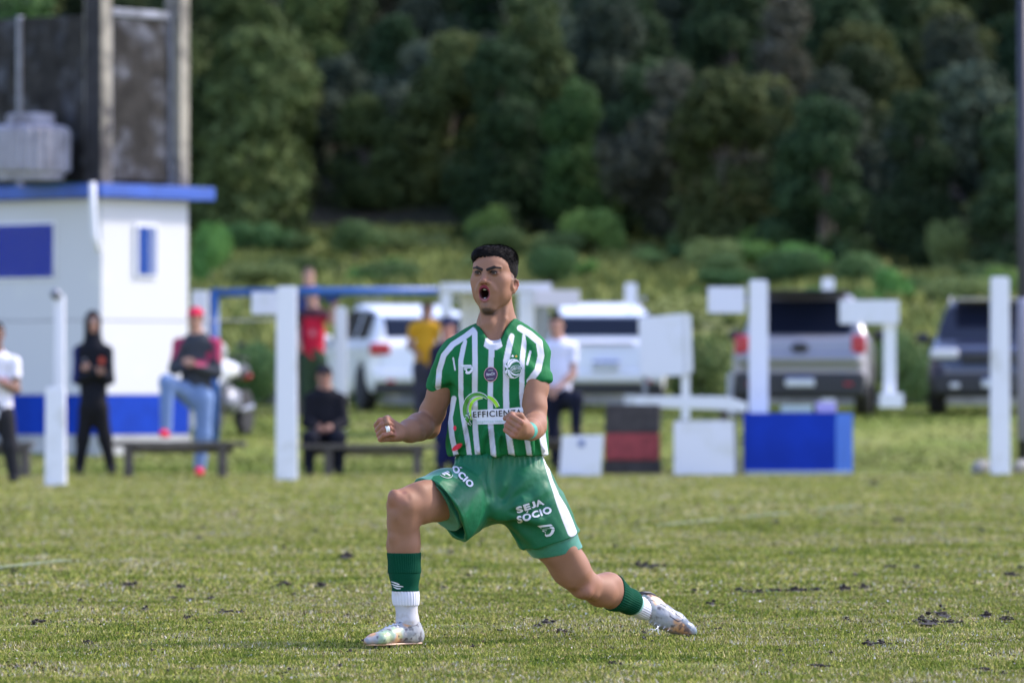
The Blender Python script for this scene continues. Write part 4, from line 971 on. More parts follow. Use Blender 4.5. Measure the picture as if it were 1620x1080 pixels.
F = Field(); F.ell(H(0, .055, -.092), (.012, .02, .006), RH, k=.004); V, Fq = F.mesh(.0016)
link('tongue', np_mesh('tongue', V, Fq), m_tongue, player)

# hair: a cap of short swept locks over the skull
def build_hair():
    F = Field()
    F.ell(H(0, -.018, .018), (.0760, .0965, .0770), RH, k=.02)
    F.ell(H(-.022, .030, .062), (.052, .046, .034), RH, k=.02)
    F.ell(H(.022, -.015, .056), (.047, .058, .035), RH, k=.03)
    F.ell(H(-.030, -.02, .054), (.044, .06, .034), RH, k=.03)
    rnd = random.Random(4)
    for i in range(260):                        # short locks swept across the top
        th = rnd.uniform(-1.1, 1.1); ph = rnd.uniform(-.9, 1.05)
        u = .074 * math.sin(th); w = .024 + .072 * math.cos(th) * math.cos(ph * .75); v = -.018 + .082 * math.sin(ph)
        if w < .055: continue
        du = rnd.uniform(.010, .020); dw = -du * math.tan(max(-1.2, min(1.2, th))) * .8
        if u + du > .045 or v < -.05 or i % 3: continue
        F.cone(H(u, v, w), H(u + du, v + rnd.uniform(-.012, .008), w + dw + .0015), .0058, .0025, .0025)
    def keep(X, Y, Z):
        Lx = (X - HC[0]) * HR[0] + (Y - HC[1]) * HR[1]; Lv = (X - HC[0]) * HF[0] + (Y - HC[1]) * HF[1]; Lw = Z - HC[2]
        n = .0022 * np.sin(Lx * 420 + Lw * 90) + .0015 * np.sin(Lx * 900)
        front = Lw - (.0560 - 7 * np.maximum(np.abs(Lx) - .036, 0) ** 1.5) + n             # above the hairline
        side = np.where(Lw > .012, .040 + (Lw - .012) * .25, .040 - (.012 - Lw) * 1.15) - Lv + n    # behind the temple line
        low = np.where(Lv > -.03, Lw + .020, Lw + .050 + Lv * .3)
        return np.maximum(np.minimum(-front, -side), -low)    # negative = keep
    F.fn(lambda X, Y, Z: -keep(X, Y, Z), 's', .004)
    return F
Fh = build_hair(); V, Fq = Fh.mesh(.0017)
nh = vnormals(V, Fq); Lh = h_loc(V); V = V + nh * ((.0022 * fbm(Lh * [.22, 1, 1] + .0 * Lh, 120, 5, 2) + .0016 * fbm(Lh * [.5, 1, 1], 60, 8, 2)) * sstep(-.01, .04, Lh[:, 2]))[:, None]
m_hair = mat('hair', (.0055, .0042, .0042), rough=.7, spec=.12, noise=(200, .5), bump=(420, .5, .0015))
hair = link('hair', np_mesh('hair', V, Fq), m_hair, player)
hn_ = vnormals(V, Fq); hr = np.random.default_rng(3); Lh = h_loc(V); ok = np.nonzero(hn_ @ HC * 0 + 1 > 0)[0]; pick = hr.choice(ok, 16000)
p0 = V[pick]; n0 = hn_[pick]; l0 = Lh[pick]
outw = (np.einsum('ij,ij->i', n0, V[pick] - H(0, -.01, .0)) > 0); p0, n0, l0 = p0[outw], n0[outw], l0[outw]; m = len(p0)
top_ = sstep(.02, .055, l0[:, 2])[:, None]
dr_ = n0 * (.35 + .25 * hr.random((m, 1))) + top_ * (HR * .75 + HF * .35 + HZ * .15) + (1 - top_) * (-HZ * .75 - HF * .35) + hr.normal(size=(m, 3)) * .22
dr_ /= np.linalg.norm(dr_, axis=1)[:, None]; ln_ = (.0035 + .0075 * hr.random((m, 1)) * top_ + .001); sd_ = np.cross(dr_, n0); sd_ /= np.linalg.norm(sd_, axis=1)[:, None] + 1e-9
b0 = p0 - n0 * .001; tp = b0 + dr_ * ln_; V4 = np.stack([b0 - sd_ * .0007, b0 + sd_ * .0007, tp], 1).reshape(-1, 3)
link('hair_strands', np_mesh('hair_strands', V4, np.arange(3 * m).reshape(-1, 3), smooth=False), m_hair, player)['kind'] = 'stuff'

# ---------------------------------------------------------------- shirt
def build_shirt():
    F = Field()
    F.chain([P(790, 722, .025), P(789, 706, .025), P(789, 685, .02), P(788, 650, .012), P(787, 610, .0), P(784, 575, .0)], [.166, .166, .160, .148, .145, .142], .04, sc=(1, 1.40, 1))
    F.cone(P(722, 566, .012), P(838, 557, .012), .050, .050, .05)
    F.ell(P(752, 590, -.045), (.065, .06, .055), k=.05); F.ell(P(818, 586, -.045), (.065, .06, .055), k=.05)
    F.cone(P(780, 524, .03), P(722, 556, .015), .045, .046, .04); F.cone(P(792, 514, .03), P(840, 550, .015), .047, .047, .04)
    for sh, el, rr, hp, hn, pts in (
        (P(713, 571, .0), P(690, 634, .07), (.0545, .0475), P(702, 617, .045), (-.22, .30, -.97), ((706, 585, -.05, 724, 612, -.02),)),
        (P(845, 562, -.005), P(848, 634, -.06), (.0575, .0500), P(848, 606, -.05), (.30, -.25, -.95), ((850, 590, -.05, 834, 560, -.05),))):
        G = Field(); G.cone(sh, el, *rr, k=.01)
        a = unit(el - sh); G.cone(hp - a * .004, hp + a * .2, rr[1] - .0035, rr[1] - .0035, .004, 's')
        G.cut(hp, hn, .003); F.sub(G, .02)
    # pulled folds: from the armpits and across the belly
    rd = [((722, 600, -.06), (752, 640, -.10), .007), ((845, 600, -.05), (826, 650, -.10), .007), ((728, 690, -.09), (742, 655, -.11), .008),
          ((760, 712, -.11), (768, 680, -.12), .007), ((812, 714, -.11), (806, 676, -.12), .008), ((838, 712, -.09), (836, 675, -.10), .008),
          ((715, 585, -.05), (694, 600, -.03), .006), ((716, 596, -.05), (690, 608, -.02), .006), ((842, 583, -.095), (868, 592, -.05), .006),
          ((838, 592, -.095), (868, 601, -.06), .006), ((722, 560, -.04), (708, 585, -.05), .007), ((838, 548, -.04), (850, 575, -.055), .007),
          ((730, 700, -.085), (722, 712, -.075), .010), ((784, 716, -.12), (790, 690, -.125), .007), ((858, 708, -.05), (850, 690, -.07), .008)]
    for a, b, r in rd: F.cone(P(*a), P(*b), r, r * .5, .03)
    # neckline
    N_ = Field()
    N_.cone(P(785, 470, .02), P(784, 508, .02), .062, .0625, .01)
    N_.cone(P(784, 508, .0), P(780, 530, -.10), .058, .030, .02); N_.cone(P(780, 530, -.10), P(778.5, 549, -.15), .030, .008, .02)
    F.sub(N_, .003, 's')
    F.neck = N_
    F.cut(P(790, 719.5, 0), (.0, .0, -1), .004)
    # underneath hollow at the hem
    F.chain([P(789, 735, .02), P(788, 706, .015)], [.150, .146], .01, 's', sc=(1, 1.40, 1))
    return F
FS = build_shirt(); V, Fq = FS.mesh(.0026)
nrm = vnormals(V, Fq)
zz = sstep(P(0, 640)[2], P(0, 718)[2], V[:, 2])
rdg = 1 - 2.2 * np.abs(vnoise(V @ np.array([[.8, 0, .6], [0, 1, 0], [-.6, 0, .8]]) * [1, 1, .42], 13, 17)); rd2 = 1 - 2.2 * np.abs(vnoise(V @ np.array([[.8, 0, -.6], [0, 1, 0], [.6, 0, .8]]) * [1, 1, .42], 15, 19))
amp = .0020 * fbm(V * [1, 1, .45], 16, 11) + .0040 * np.clip(rdg, -.4, 1) + .0034 * np.clip(rd2, -.4, 1) + zz * .004 * np.sin(V[:, 0] * 74 + 2.2 * vnoise(V, 9, 4)) + .0012 * fbm(V * [1, 1, .7], 45, 13)
V = V + nrm * amp[:, None]
def paint_shirt(V):
    G1 = np.array([.005, .125, .034]); WH = np.array([.54, .54, .58]); C = np.tile(G1, (len(V), 1))
    px, py = sky_pix(V)
    lines = [([(735, 540), (729, 570), (729, 624), (733, 660), (740, 700), (743, 722)], 4.2),
             ([(751, 525), (751.5, 570), (751, 624), (752, 680), (756, 722)], 4.6),
             ([(777.5, 540), (776.8, 570), (775.6, 624), (776, 670), (781, 722)], 4.6),
             ([(809, 532), (801, 570), (800.5, 624), (802, 670), (810, 722)], 5.2),
             ([(831, 528), (826, 570), (825.5, 624), (830, 670), (838, 722)], 4.4),
             ([(718, 630), (712, 660), (715, 690), (722, 722)], 4.5),
             ([(854, 640), (857, 680), (863, 722)], 5.5)]
    dm = np.full(len(V), 1e9)
    for pts, hw in lines: dm = np.minimum(dm, sd_poly(px, py, pts) - hw + .35)
    # sleeves: keep body stripes off them
    sl = np.minimum(np.minimum(px - np.interp(py, [520, 560, 600, 622], [742, 724, 723, 722]), np.interp(py, [500, 550, 600, 615], [826, 834, 831, 829]) - px), 99)
    sl = np.maximum(sl, py - 622)
    dm = np.maximum(dm, -sl)
    C = mixc(C, WH, sstep(.5, -.5, dm))
    band = np.minimum(sd_poly(px, py, [(753, 519), (736, 532), (716, 545), (702, 562), (695, 585), (693, 612)]) - 4.4,
                      sd_poly(px, py, [(823, 519), (838, 528), (853, 541), (856, 562), (851, 585), (838, 603)]) - 5.2)
    band = np.minimum(band, sd_poly(px, py, [(717, 566), (720, 585)]) - 1.2); band = np.minimum(band, sd_poly(px, py, [(839, 556), (834, 576)]) - 1.7)
    C = mixc(C, WH, sstep(.5, -.5, np.maximum(band, py - 625)))
    dn = FS.neck.ev(V[:, 0], V[:, 1], V[:, 2])
    C = mixc(C, [.005, .110, .035], sstep(.0195, .0175, dn)); C = mixc(C, [.005, .09, .03], sstep(.0015, 0, np.abs(dn - .0195)))
    fr = (V[:, 1] < -.03)
    C = mixc(C, WH, sstep(.0195, .0180, dn) * fr * sstep(.5, -.5, np.maximum(np.abs(px - 780) - 17 + (556 - py) * .25, 535 - py)))
    C = mixc(C, WH, fr * sstep(.5, -.5, np.maximum(np.abs(px - 777.6) - 4.4, np.abs(py - 558) - 7)))
    # underside lining and red pad mark at the left hem
    C = mixc(C, [.75, .04, .07], sstep(.5, -.5, np.hypot((px - 723) / 8, (py - 707 + (px - 723) * .5) / 4.5) * 4 - 4) * (V[:, 1] < .03))
    C = mixc(C, [.75, .04, .07], sstep(1.2, .8, np.hypot((px - 719.5) / 2.4, (py - 677) / 4)) * (V[:, 1] < .03))
    return C
m_cloth = mat('jersey_cloth', attr='Col', rough=.75, spec=.18, sheen=.0, bump=(900, .12, .0006))
shirt_me = np_mesh('shirt', V, Fq, paint_shirt(V))
shirt = link('shirt', shirt_me, m_cloth, player)
BV_SHIRT = BVHTree.FromPolygons(V.tolist(), Fq.tolist())

# ---------------------------------------------------------------- shorts
def leg_tube(ax, rs, hem, k=.02, sc=None):
    G = Field(); G.chain(ax, rs, .03); c, n = hem
    G.cut(c, n, .003); return G
hemL = plane3(P(666, 752, -.22), P(728, 853, -.10), P(722, 803, -.30), P(640, 797, -.34))
hemR = plane3(P(814, 871, .02), P(913, 839, .07), P(866, 863, -.06), P(920, 920, .12))
def build_shorts():
    F = Field()
    F.chain([P(790, 716, .025), P(790, 730, .025), P(792, 752, .025)], [.148, .148, .150], .03, sc=(1, 1.35, 1))
    F.ell(P(795, 772, .02), (.150, .125, .10), k=.05)
    axL = [P(758, 768, 0), P(716, 790, -.13), P(672, 812, -.28)]; rL = [.100, .104, .120]
    G = Field(); G.chain(axL, rL, .03); G.cone(P(752, 800, -.02), P(716, 826, -.13), .08, .085, .05)
    G.cut(*hemL, .003)
    inn = Field(); inn.cone(P(725, 790, -.12), P(640, 815, -.36), .092, .112, .02); inn.cone(P(735, 812, -.08), P(690, 838, -.2), .07, .08, .03); G.sub(inn, .003, 's'); F.sub(G, .05)
    G = Field(); G.chain([P(832, 775, .02), P(852, 815, .035), P(884, 885, .07)], [.108, .108, .118], .03)
    G.cut(*hemR, .003); G.cone(P(856, 828, .04), P(890, 900, .08), .098, .11, .003, 's'); F.sub(G, .04)
    folds = [((728, 728, -.09), (742, 752, -.10), .010), ((742, 726, -.10), (752, 748, -.12), .009), ((757, 726, -.11), (766, 770, -.12), .010),
             ((772, 726, -.115), (779, 800, -.11), .011), 
             ((784, 806, -.10), (826, 790, -.11), .012), ((786, 812, -.10), (840, 806, -.10), .012), ((790, 818, -.09), (850, 822, -.09), .010),
             ((782, 800, -.11), (748, 786, -.15), .010), ((780, 808, -.10), (738, 812, -.14), .011),              ((860, 775, -.06), (820, 800, -.11), .010), ((742, 762, -.12), (706, 768, -.17), .010), 
             ((735, 790, -.14), (712, 800, -.20), .009), ((876, 800, -.04), (900, 835, .0), .008)]
    for a, b, r in folds: F.cone(P(*a) + ([0, .014, 0] if a[1] < 730 else 0), P(*b) + [0, .008, 0], r * .9, r * .3, .035)
    F.cut(P(790, 714, 0), (0, 0, 1), .003)
    return F
FH = build_shorts(); V, Fq = FH.mesh(.0028); nrm = vnormals(V, Fq); px, py = sky_pix(V)
wz = sstep(745, 716, py)
rdg = 1 - 2.2 * np.abs(vnoise(V @ np.array([[.7, 0, .7], [0, 1, 0], [-.7, 0, .7]]) * [1, 1, .4], 12, 37))
th = np.arctan2(py - 812, px - 783); rr_ = np.hypot(px - 783, py - 812); fall = sstep(14, 48, rr_) * sstep(115, 65, rr_) * (V[:, 1] < 0)
amp = .0042 * np.sin(th * 13 + 1.3 * vnoise(V, 7, 44)) * fall * (px > 770) + .0028 * fbm(V, 12, 31) + .0040 * np.clip(rdg, -.4, 1) + .0014 * fbm(V, 38, 33) + wz * .0030 * np.sin(V[:, 0] * 330 + vnoise(V, 20, 5)) * (py > 721) 
V = V + nrm * amp[:, None]; px, py = sky_pix(V)
C = np.tile([.006, .115, .048], (len(V), 1)); WH = np.array([.56, .56, .60])
side = [(859, 716), (862, 726), (871, 757), (880, 781), (893, 810), (905, 841)]
wd = np.interp(py, [720, 757, 781, 800, 820, 842], [2.6, 2.8, 3.6, 6.5, 7.6, 7.4])
C = mixc(C, WH, sstep(.6, -.6, sd_poly(px, py, side) - wd))
C = mixc(C, WH, sstep(.6, -.6, sd_poly(px, py, [(719, 722), (708, 738)]) - 2.5) * (V[:, 1] < .03))
dp = (V - hemL[0]) @ hemL[1]; C = mixc(C, [.004, .08, .03], (np.abs(dp + .017) < .0015) * (px < 745))
m_short = mat('shorts_cloth', attr='Col', rough=.50, spec=.30, bump=(800, .1, .0006))
shorts_me = np_mesh('shorts', V, Fq, C); shorts = link('shorts', shorts_me, m_short, player)
BV_SHORT = BVHTree.FromPolygons(V.tolist(), Fq.tolist())
# inner shorts
F = Field(); G = Field(); G.chain([P(752, 768, 0), P(706, 783, -.15), P(650, 797, -.31)], [.078, .0905, .079], .03)
G.cut(*plane3(P(659, 757, -.24), P(706, 829, -.16), P(708, 799, -.27), P(640, 797, -.34)), .002); F.sub(G, .01)
G = Field(); G.chain([P(832, 775, .02), P(868, 845, .055), P(902, 898, .09)], [.098, .092, .075], .03); G.cone(P(902, 885, .07), P(878, 848, .02), .036, .041, .03)
G.cut(*plane3(P(850, 881, .05), P(922, 863, .10), P(888, 877, .0), P(924, 925, .12)), .002); F.sub(G, .01)
F.cone(P(730, 800, -.09), P(704, 816, -.185), .06, .066, .03)
F.cut(*plane3(P(659, 757, -.24), P(712, 833, -.16), P(712, 799, -.27), P(640, 797, -.34)), .002)
V, Fq = F.mesh(.003)
link('inner_shorts', np_mesh('inner_shorts', V, Fq), mat('inner_cloth', (.030, .19, .13), rough=.5, sheen=.2, noise=(60, .1)), player)

# ---------------------------------------------------------------- socks, shoes, wristband, tape
def seg(name, pts, rs, cuts, mt, h=.0025, rib=None, parent=None, extra=None):
    F = Field(); F.chain(pts, rs, .02)
    if extra: extra(F)
    for c, n in cuts: F.cut(c, n, .002)
    V, Fq = F.mesh(h)
    if rib:
        a, b, cnt, amp = rib; ax = unit(b - a); u_ = unit(np.cross(ax, [0.1, 1, .05])); v_ = np.cross(ax, u_)
        an = np.arctan2((V - a) @ u_, (V - a) @ v_); V = V + vnormals(V, Fq) * (amp * np.sin(an * cnt))[:, None]
    return link(name, np_mesh(name, V, Fq), mt, parent or player)
m_sg = mat('sock_green', (.002, .050, .026), rough=.9, spec=.1, bump=(700, .4, .001))
m_sw = mat('sock_white', (.60, .60, .66), rough=.85, sheen=.2, bump=(700, .4, .001))
m_si = mat('sock_grey', (.46, .45, .47), rough=.8, mix=((.36, .31, .26), 25, .5, .7), bump=(500, .3, .001))
legp = [P(638, 862, -.31), P(640, 905, -.30), P(642, 945, -.30), P(645, 985, -.30)]
def calf(F): F.cone(P(648, 845, -.27), P(648, 880, -.27), .040, .034, .03); F.chain([P(624, 850, -.355), P(630, 930, -.33)], [.018, .016], .02)
up, dn = (0, 0, 1), (0, 0, -1)
seg('sock_cuff', legp, [.0615, .054, .046, .040], [(P(640, 873.5, -.3), up), (P(640, 906, -.3), dn)], m_sg, rib=(legp[0], legp[3], 44, .0009), extra=calf)
seg('sock', legp, [.0595, .052, .0445, .040], [(P(640, 903, -.3), up), (P(640, 935, -.3), dn)], m_sg, extra=calf)
seg('white_sock', legp, [.0595, .0515, .044, .039], [(P(640, 933.5, -.3), up), (P(640, 957, -.3), dn)], m_sw, rib=(legp[0], legp[3], 26, .0009), extra=calf)
seg('ankle_sock', legp + [P(648, 1000, -.295)], [.058, .0495, .0405, .0378, .036], [(P(640, 956, -.3), up)], m_si)
rl = [P(950, 934, .20), P(972, 940, .28), P(996, 951, .36), P(1014, 961, .43), P(1024, 966, .45)]
rr = [.0575, .0560, .0435, .0360, .034]
ax = unit(P(1014, 961, .43) - P(972, 940, .28))
def pl(px, py, y, s, tilt=0): return (P(px, py, y), unit(ax * s + np.array([tilt * s, 0, 0])))
ex = lambda F: F.ell(P(962, 919, .25), (.050, .055, .039), k=.03)
seg('sock_cuff', rl, rr, [pl(968, 940, .27, -1, .25), pl(1000, 953, .38, 1)], m_sg, rib=(rl[1], rl[3], 40, .0010), extra=ex)
seg('sock', rl, [r - .001 for r in rr], [pl(996, 951, .36, -1), pl(1006, 957, .40, 1)], mat('sock_trim', (.20, .42, .36), rough=.85), extra=None)
seg('white_sock', rl, [r - .0005 for r in rr], [pl(1003, 955, .39, -1)], m_sw, rib=(rl[1], rl[4], 24, .0009))

def paint_shoe(V, seed, toe):
    C = np.tile([.30, .31, .33], (len(V), 1))
    a = fbm(V, 16, seed, 3); b = fbm(V, 21, seed + 7, 3); c = fbm(V, 60, seed + 3, 3)
    C = mixc(C, [.52, .27, .12], sstep(.10, .35, a)); C = mixc(C, [.26, .40, .24], .8 * sstep(.1, .45, b)); C = mixc(C, [.55, .52, .50], .8 * sstep(.15, .5, -a))
    C = mixc(C, [.06, .05, .06], .85 * sstep(.12, .45, c)); 
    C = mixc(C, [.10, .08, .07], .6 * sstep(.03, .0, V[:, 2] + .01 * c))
    return C
m_shoe = mat('shoe_knit', attr='Col', rough=.4, spec=.5, bump=(300, .4, .001))
m_lace = mat('lace', (.62, .63, .66), rough=.8); m_dark = mat('dark_rubber', (.015, .015, .02), rough=.5)
# front shoe
F = Field()
F.chain([P(655, 1003, -.285), P(640, 999, -.305), P(614, 1006, -.37), P(590, 1012.5, -.42), P(582, 1014, -.435)], [.032, .036, .0285, .020, .015], .02)
F.chain([P(646, 980, -.30), P(650, 998, -.295)], [.0405, .0395], .02); F.cone(P(660, 1008, -.28), P(652, 1010, -.29), .022, .026, .02)
F.cone(P(604, 1010, -.36), P(604, 1010, -.42), .02, .022, .02)
for i in range(5): a = P(634 - i * 6, 986.5 + i * 2.6, -.34 - .012 * i); F.cone(a, a + np.array([.0, .05, .012]), .003, .003, .006)
F.cut(P(645, 978.5, -.3), (.25, .2, 1), .004)
F.cut((0, 0, .010), (0, 0, -1), .004)
V, Fq = F.mesh(.0024); V += vnormals(V, Fq) * (.0012 * fbm(V, 70, 2))[:, None]
link('shoe', np_mesh('shoe', V, Fq, paint_shoe(V, 2, None)), m_shoe, player)
F = Field(); F.chain([P(655, 1016, -.285), P(640, 1017, -.305), P(612, 1017, -.37), P(588, 1017, -.425)], [.030, .029, .033, .020], .01); F.cut((0, 0, .011), (0, 0, 1), .002); F.cut((0, 0, .004), (0, 0, -1), .002)
V, Fq = F.mesh(.003); sole = link('sole', np_mesh('sole', V, Fq), mat('sole_plastic', (.55, .36, .24), rough=.4), player)
for (x, y_) in ((652, -.30), (658, -.27), (632, -.33), (612, -.40), (616, -.36), (594, -.42)):
    F = Field(); F.cone(P(x, 1018, y_) * [1, 1, 0] + [0, 0, -.008], P(x, 1018, y_) * [1, 1, 0] + [0, 0, .006], .004, .006); V, Fq = F.mesh(.0025)
    link('stud', np_mesh('stud', V, Fq), m_dark, player)
tube('shoelace', [P(640, 989, -.335), P(626, 993, -.355), P(614, 996, -.37), P(606, 997, -.375)], .0017, m_lace, player)
tube('shoelace', [P(638, 986, -.335), P(622, 987, -.35), P(610, 993, -.36)], .0017, m_lace, player)
# rear shoe
F = Field()
F.chain([P(1022, 957, .445), P(1046, 974, .465), P(1069, 985, .475), P(1090, 996, .485), P(1096, 999, .485)], [.035, .043, .037, .0225, .014], .02)
F.cone(P(1026, 950, .455), P(1036, 955, .47), .026, .028, .02)
for i in range(5): a = P(1028 + i * 7, 984 + i * 3.2, .42); F.cone(a, a + np.array([.012, .03, .008]), .0028, .0028, .006)
rx = unit(P(1046, 974, .465) - P(1014, 961, .43)); F.cut(P(1015, 957, .43), -rx, .004)
F.cut((0, 0, .004), (0, 0, -1), .004)
V, Fq = F.mesh(.0024); V += vnormals(V, Fq) * (.0012 * fbm(V, 70, 5))[:, None]
Cs = paint_shoe(V, 9, None); px, py = sky_pix(V)
sw = np.minimum(sd_poly(px, py, [(1030, 948), (1048, 956), (1066, 968), (1077, 976), (1082, 973)]), sd_poly(px, py, [(1081, 974), (1079, 981), (1072, 982), (1060, 974)]))
Cs = mixc(Cs, [.015, .02, .03], sstep(1.3, .5, sw) * (V[:, 1] < .47))
Cs = mixc(Cs, [.06, .10, .14], .8 * sstep(5, 3, sd_poly(px, py, [(1082, 981), (1101, 996)])) )
link('shoe', np_mesh('shoe', V, Fq, Cs), m_shoe, player)
tube('shoe_collar', [P(1010, 938.5, .42), P(1019, 937, .43), P(1028, 937.5, .45), P(1036, 942, .47)], .006, m_dark, player)
tube('shoelace', [P(1042, 990, .41), P(1036, 996, .40), P(1030, 994, .40), P(1026, 998, .40)], .0017, m_lace, player)
tube('shoelace', [P(1040, 989, .41), P(1041, 999, .40), P(1043, 1003, .40)], .0017, m_lace, player)
seg('wristband', [P(837, 681, -.285), P(832.5, 682.5, -.318)], [.0315, .0305], [(P(837, 681, -.285), (.1, .98, 0)), (P(832.5, 682.5, -.318), (-.1, -.98, 0))], mat('wristband', (.04, .26, .20), rough=.7, bump=(300, .5, .001)), h=.0018)
a, b, c, d = T1[2]
seg('finger_tape', [b * .7 + c * .3, b * .1 + c * .9], [.0132, .0128], [(b * .7 + c * .3, b - c), (b * .1 + c * .9, c - b)], mat('tape', (.8, .8, .78), rough=.7), h=.0014)
# ------------------------------------------------------------------ printing on the kit: thin shapes laid on the cloth
CAMP = Vector((0, -D0, CZ))
def lay(name, pts2, tris, bvh, mt, parent, lift=.001, maxedge=3.0):
    """pts2 in photograph pixels; every vertex is laid on the garment surface"""
    bm = bmesh.new(); vs = [bm.verts.new((p[0], -p[1], 0)) for p in pts2]
    for t in tris:
        try: bm.faces.new([vs[i] for i in t])
        except ValueError: pass
    bmesh.ops.triangulate(bm, faces=bm.faces[:])
    for _ in range(6):
        es = [e for e in bm.edges if e.calc_length() > maxedge]
        if not es: break
        bmesh.ops.subdivide_edges(bm, edges=es, cuts=1); bmesh.ops.triangulate(bm, faces=[f for f in bm.faces if len(f.verts) > 3])
    dead = []
    for v in bm.verts:
        t = PV(v.co.x, -v.co.y, 0); d = (t - CAMP).normalized()
        loc, n, i, dist = bvh.ray_cast(CAMP + d * 19.4, d)
        if loc is None: dead.append(v); continue
        if n.dot(d) > 0: n = -n
        v.co = loc + n * lift - d * lift
    if dead: bmesh.ops.delete(bm, geom=dead, context='VERTS')
    me = bpy.data.meshes.new(name); bm.to_mesh(me); bm.free()
    for p in me.polygons: p.use_smooth = True
    return link(name, me, mt, parent)
def poly(name, pts, *a, **k):
    from mathutils.geometry import tessellate_polygon
    return lay(name, pts, tessellate_polygon([[Vector((p[0], p[1], 0)) for p in pts]]), *a, **k)
def disc(cx, cy, rx, ry, n=28, rot=0):
    c, s = math.cos(math.radians(rot)), math.sin(math.radians(rot))
    return [(cx + rx * math.cos(t) * c - ry * math.sin(t) * s, cy + rx * math.cos(t) * s + ry * math.sin(t) * c) for t in (2 * math.pi * i / n for i in range(n))]
def stroke(pts, ws):
    if isinstance(ws, (list, tuple)) and len(pts) > 2:      # smooth the centre line
        q = []; wq = []
        for i in range(len(pts) - 1):
            p0, p1, p2, p3 = pts[max(i - 1, 0)], pts[i], pts[i + 1], pts[min(i + 2, len(pts) - 1)]
            for t in (0, .25, .5, .75):
                q.append(tuple(.5 * (2 * p1[k] + (p2[k] - p0[k]) * t + (2 * p0[k] - 5 * p1[k] + 4 * p2[k] - p3[k]) * t * t + (3 * p1[k] - p0[k] - 3 * p2[k] + p3[k]) * t ** 3) for k in (0, 1)))
                wq.append(ws[i] * (1 - t) + ws[i + 1] * t)
        pts = q + [pts[-1]]; ws = wq + [ws[-1]]
    L_, R_ = [], []
    for i, p in enumerate(pts):
        a = pts[max(i - 1, 0)]; b = pts[min(i + 1, len(pts) - 1)]; dx, dy = b[0] - a[0], b[1] - a[1]; l = math.hypot(dx, dy); w = (ws[i] if isinstance(ws, (list, tuple)) else ws) / 2
        L_.append((p[0] - dy / l * w, p[1] + dx / l * w)); R_.append((p[0] + dy / l * w, p[1] - dx / l * w))
    pts2 = L_ + R_; n = len(pts); return pts2, [(i, i + 1, n + i + 1, n + i) for i in range(n - 1)]
def text2(s, x0, y0, w, cap, ang=0, bold=.0, shear=0, fit=False):
    cu = bpy.data.curves.new('txt', 'FONT'); cu.body = s; cu.size = 1; cu.offset = bold; cu.shear = shear; cu.resolution_u = 3; cu.space_character = 1.12
    o = bpy.data.objects.new('txt', cu); COL.objects.link(o); bpy.context.view_layer.update()
    me = bpy.data.meshes.new_from_object(o.evaluated_get(bpy.context.evaluated_depsgraph_get()))
    co = np.array([v.co for v in me.vertices]); f = [tuple(p.vertices) for p in me.polygons]
    bpy.data.objects.remove(o); bpy.data.curves.remove(cu); bpy.data.meshes.remove(me)
    k = cap / .72; sx = w / (co[:, 0].max() - co[:, 0].min()); X = (co[:, 0] - co[:, 0].min()) * sx; Y = -co[:, 1] * k
    if fit: Y = -(co[:, 1] - co[:, 1].min()) / (co[:, 1].max() - co[:, 1].min()) * cap
    c, s_ = math.cos(math.radians(ang)), math.sin(math.radians(ang))
    return np.stack([x0 + X * c - Y * s_, y0 + X * s_ + Y * c], 1).tolist(), f
ink_w = mat('print_white', (.66, .66, .70), rough=.45, spec=.4); ink_k = mat('print_black', (.008, .008, .012), rough=.45)
ink_g = mat('print_green', (.005, .115, .034), rough=.5); ink_dg = mat('print_forest_green', (.045, .23, .02), rough=.45)
ink_l = mat('print_lime', (.30, .62, .02), rough=.45); ink_p = mat('print_purple', (.035, .012, .07), rough=.45)
ink_r = mat('print_rim', (.62, .30, .32), rough=.5); ink_s = mat('print_sage', (.42, .55, .47), rough=.5); ink_y = mat('print_gold', (.55, .33, .04), rough=.5)
z4 = lambda pts: [(690 + x / 7.716, 540 + y / 7.716) for x, y in pts]
B = BV_SHIRT; q = dict(parent=shirt)
def lp(name, st, bv, mt, par, lift=.001): return lay(name, st[0], st[1], bv, mt, par, lift)
def wing_mark(name, cx, cy, s, ang, bv, mt, par, lift):
    c, s_ = math.cos(math.radians(ang)), math.sin(math.radians(ang))
    T = lambda pts: [(cx + (x * c - y * s_) * s, cy + (x * s_ + y * c) * s) for x, y in pts]
    pcs = [[(-10, -7), (7, -7), (9.2, -4.6), (-7, -4.6)], [(-7, -3.7), (9.8, -3.7), (11, -.6), (8.5, -.6), (7.2, -1.6), (-3, -1.6)],
           [(-5, -.7), (1.5, -.7), (.2, 2), (2.6, 3.6), (5.6, 2.4), (7, -.4), (11, .2), (8.6, 4.6), (5, 7.4), (.2, 7.8), (-1.8, 6), (-1, 2), (-3.4, 1)]]
    for p in pcs: poly(name, T(p), bv, mt, par, lift=lift)
wing_mark('chest_mark', 738.3, 584, .98, 0, B, ink_w, shirt, .0014)
# round badge
poly('badge_rim', disc(776.3, 592, 10.9, 12), B, ink_r, shirt, lift=.0012); poly('badge', disc(776.3, 592, 9.9, 10.9), B, ink_p, shirt, lift=.0020)
lp('badge_lettering', text2('NewClin', 769.3, 594.6, 14, 4.6, -8, .012, .35), B, ink_w, shirt, .0030)
lp('badge_line', stroke([(772.5, 586), (780, 585.6)], .7), B, ink_s, shirt, .0030); lp('badge_line', stroke([(771, 599.2), (781, 598.9)], .7), B, ink_s, shirt, .0030)
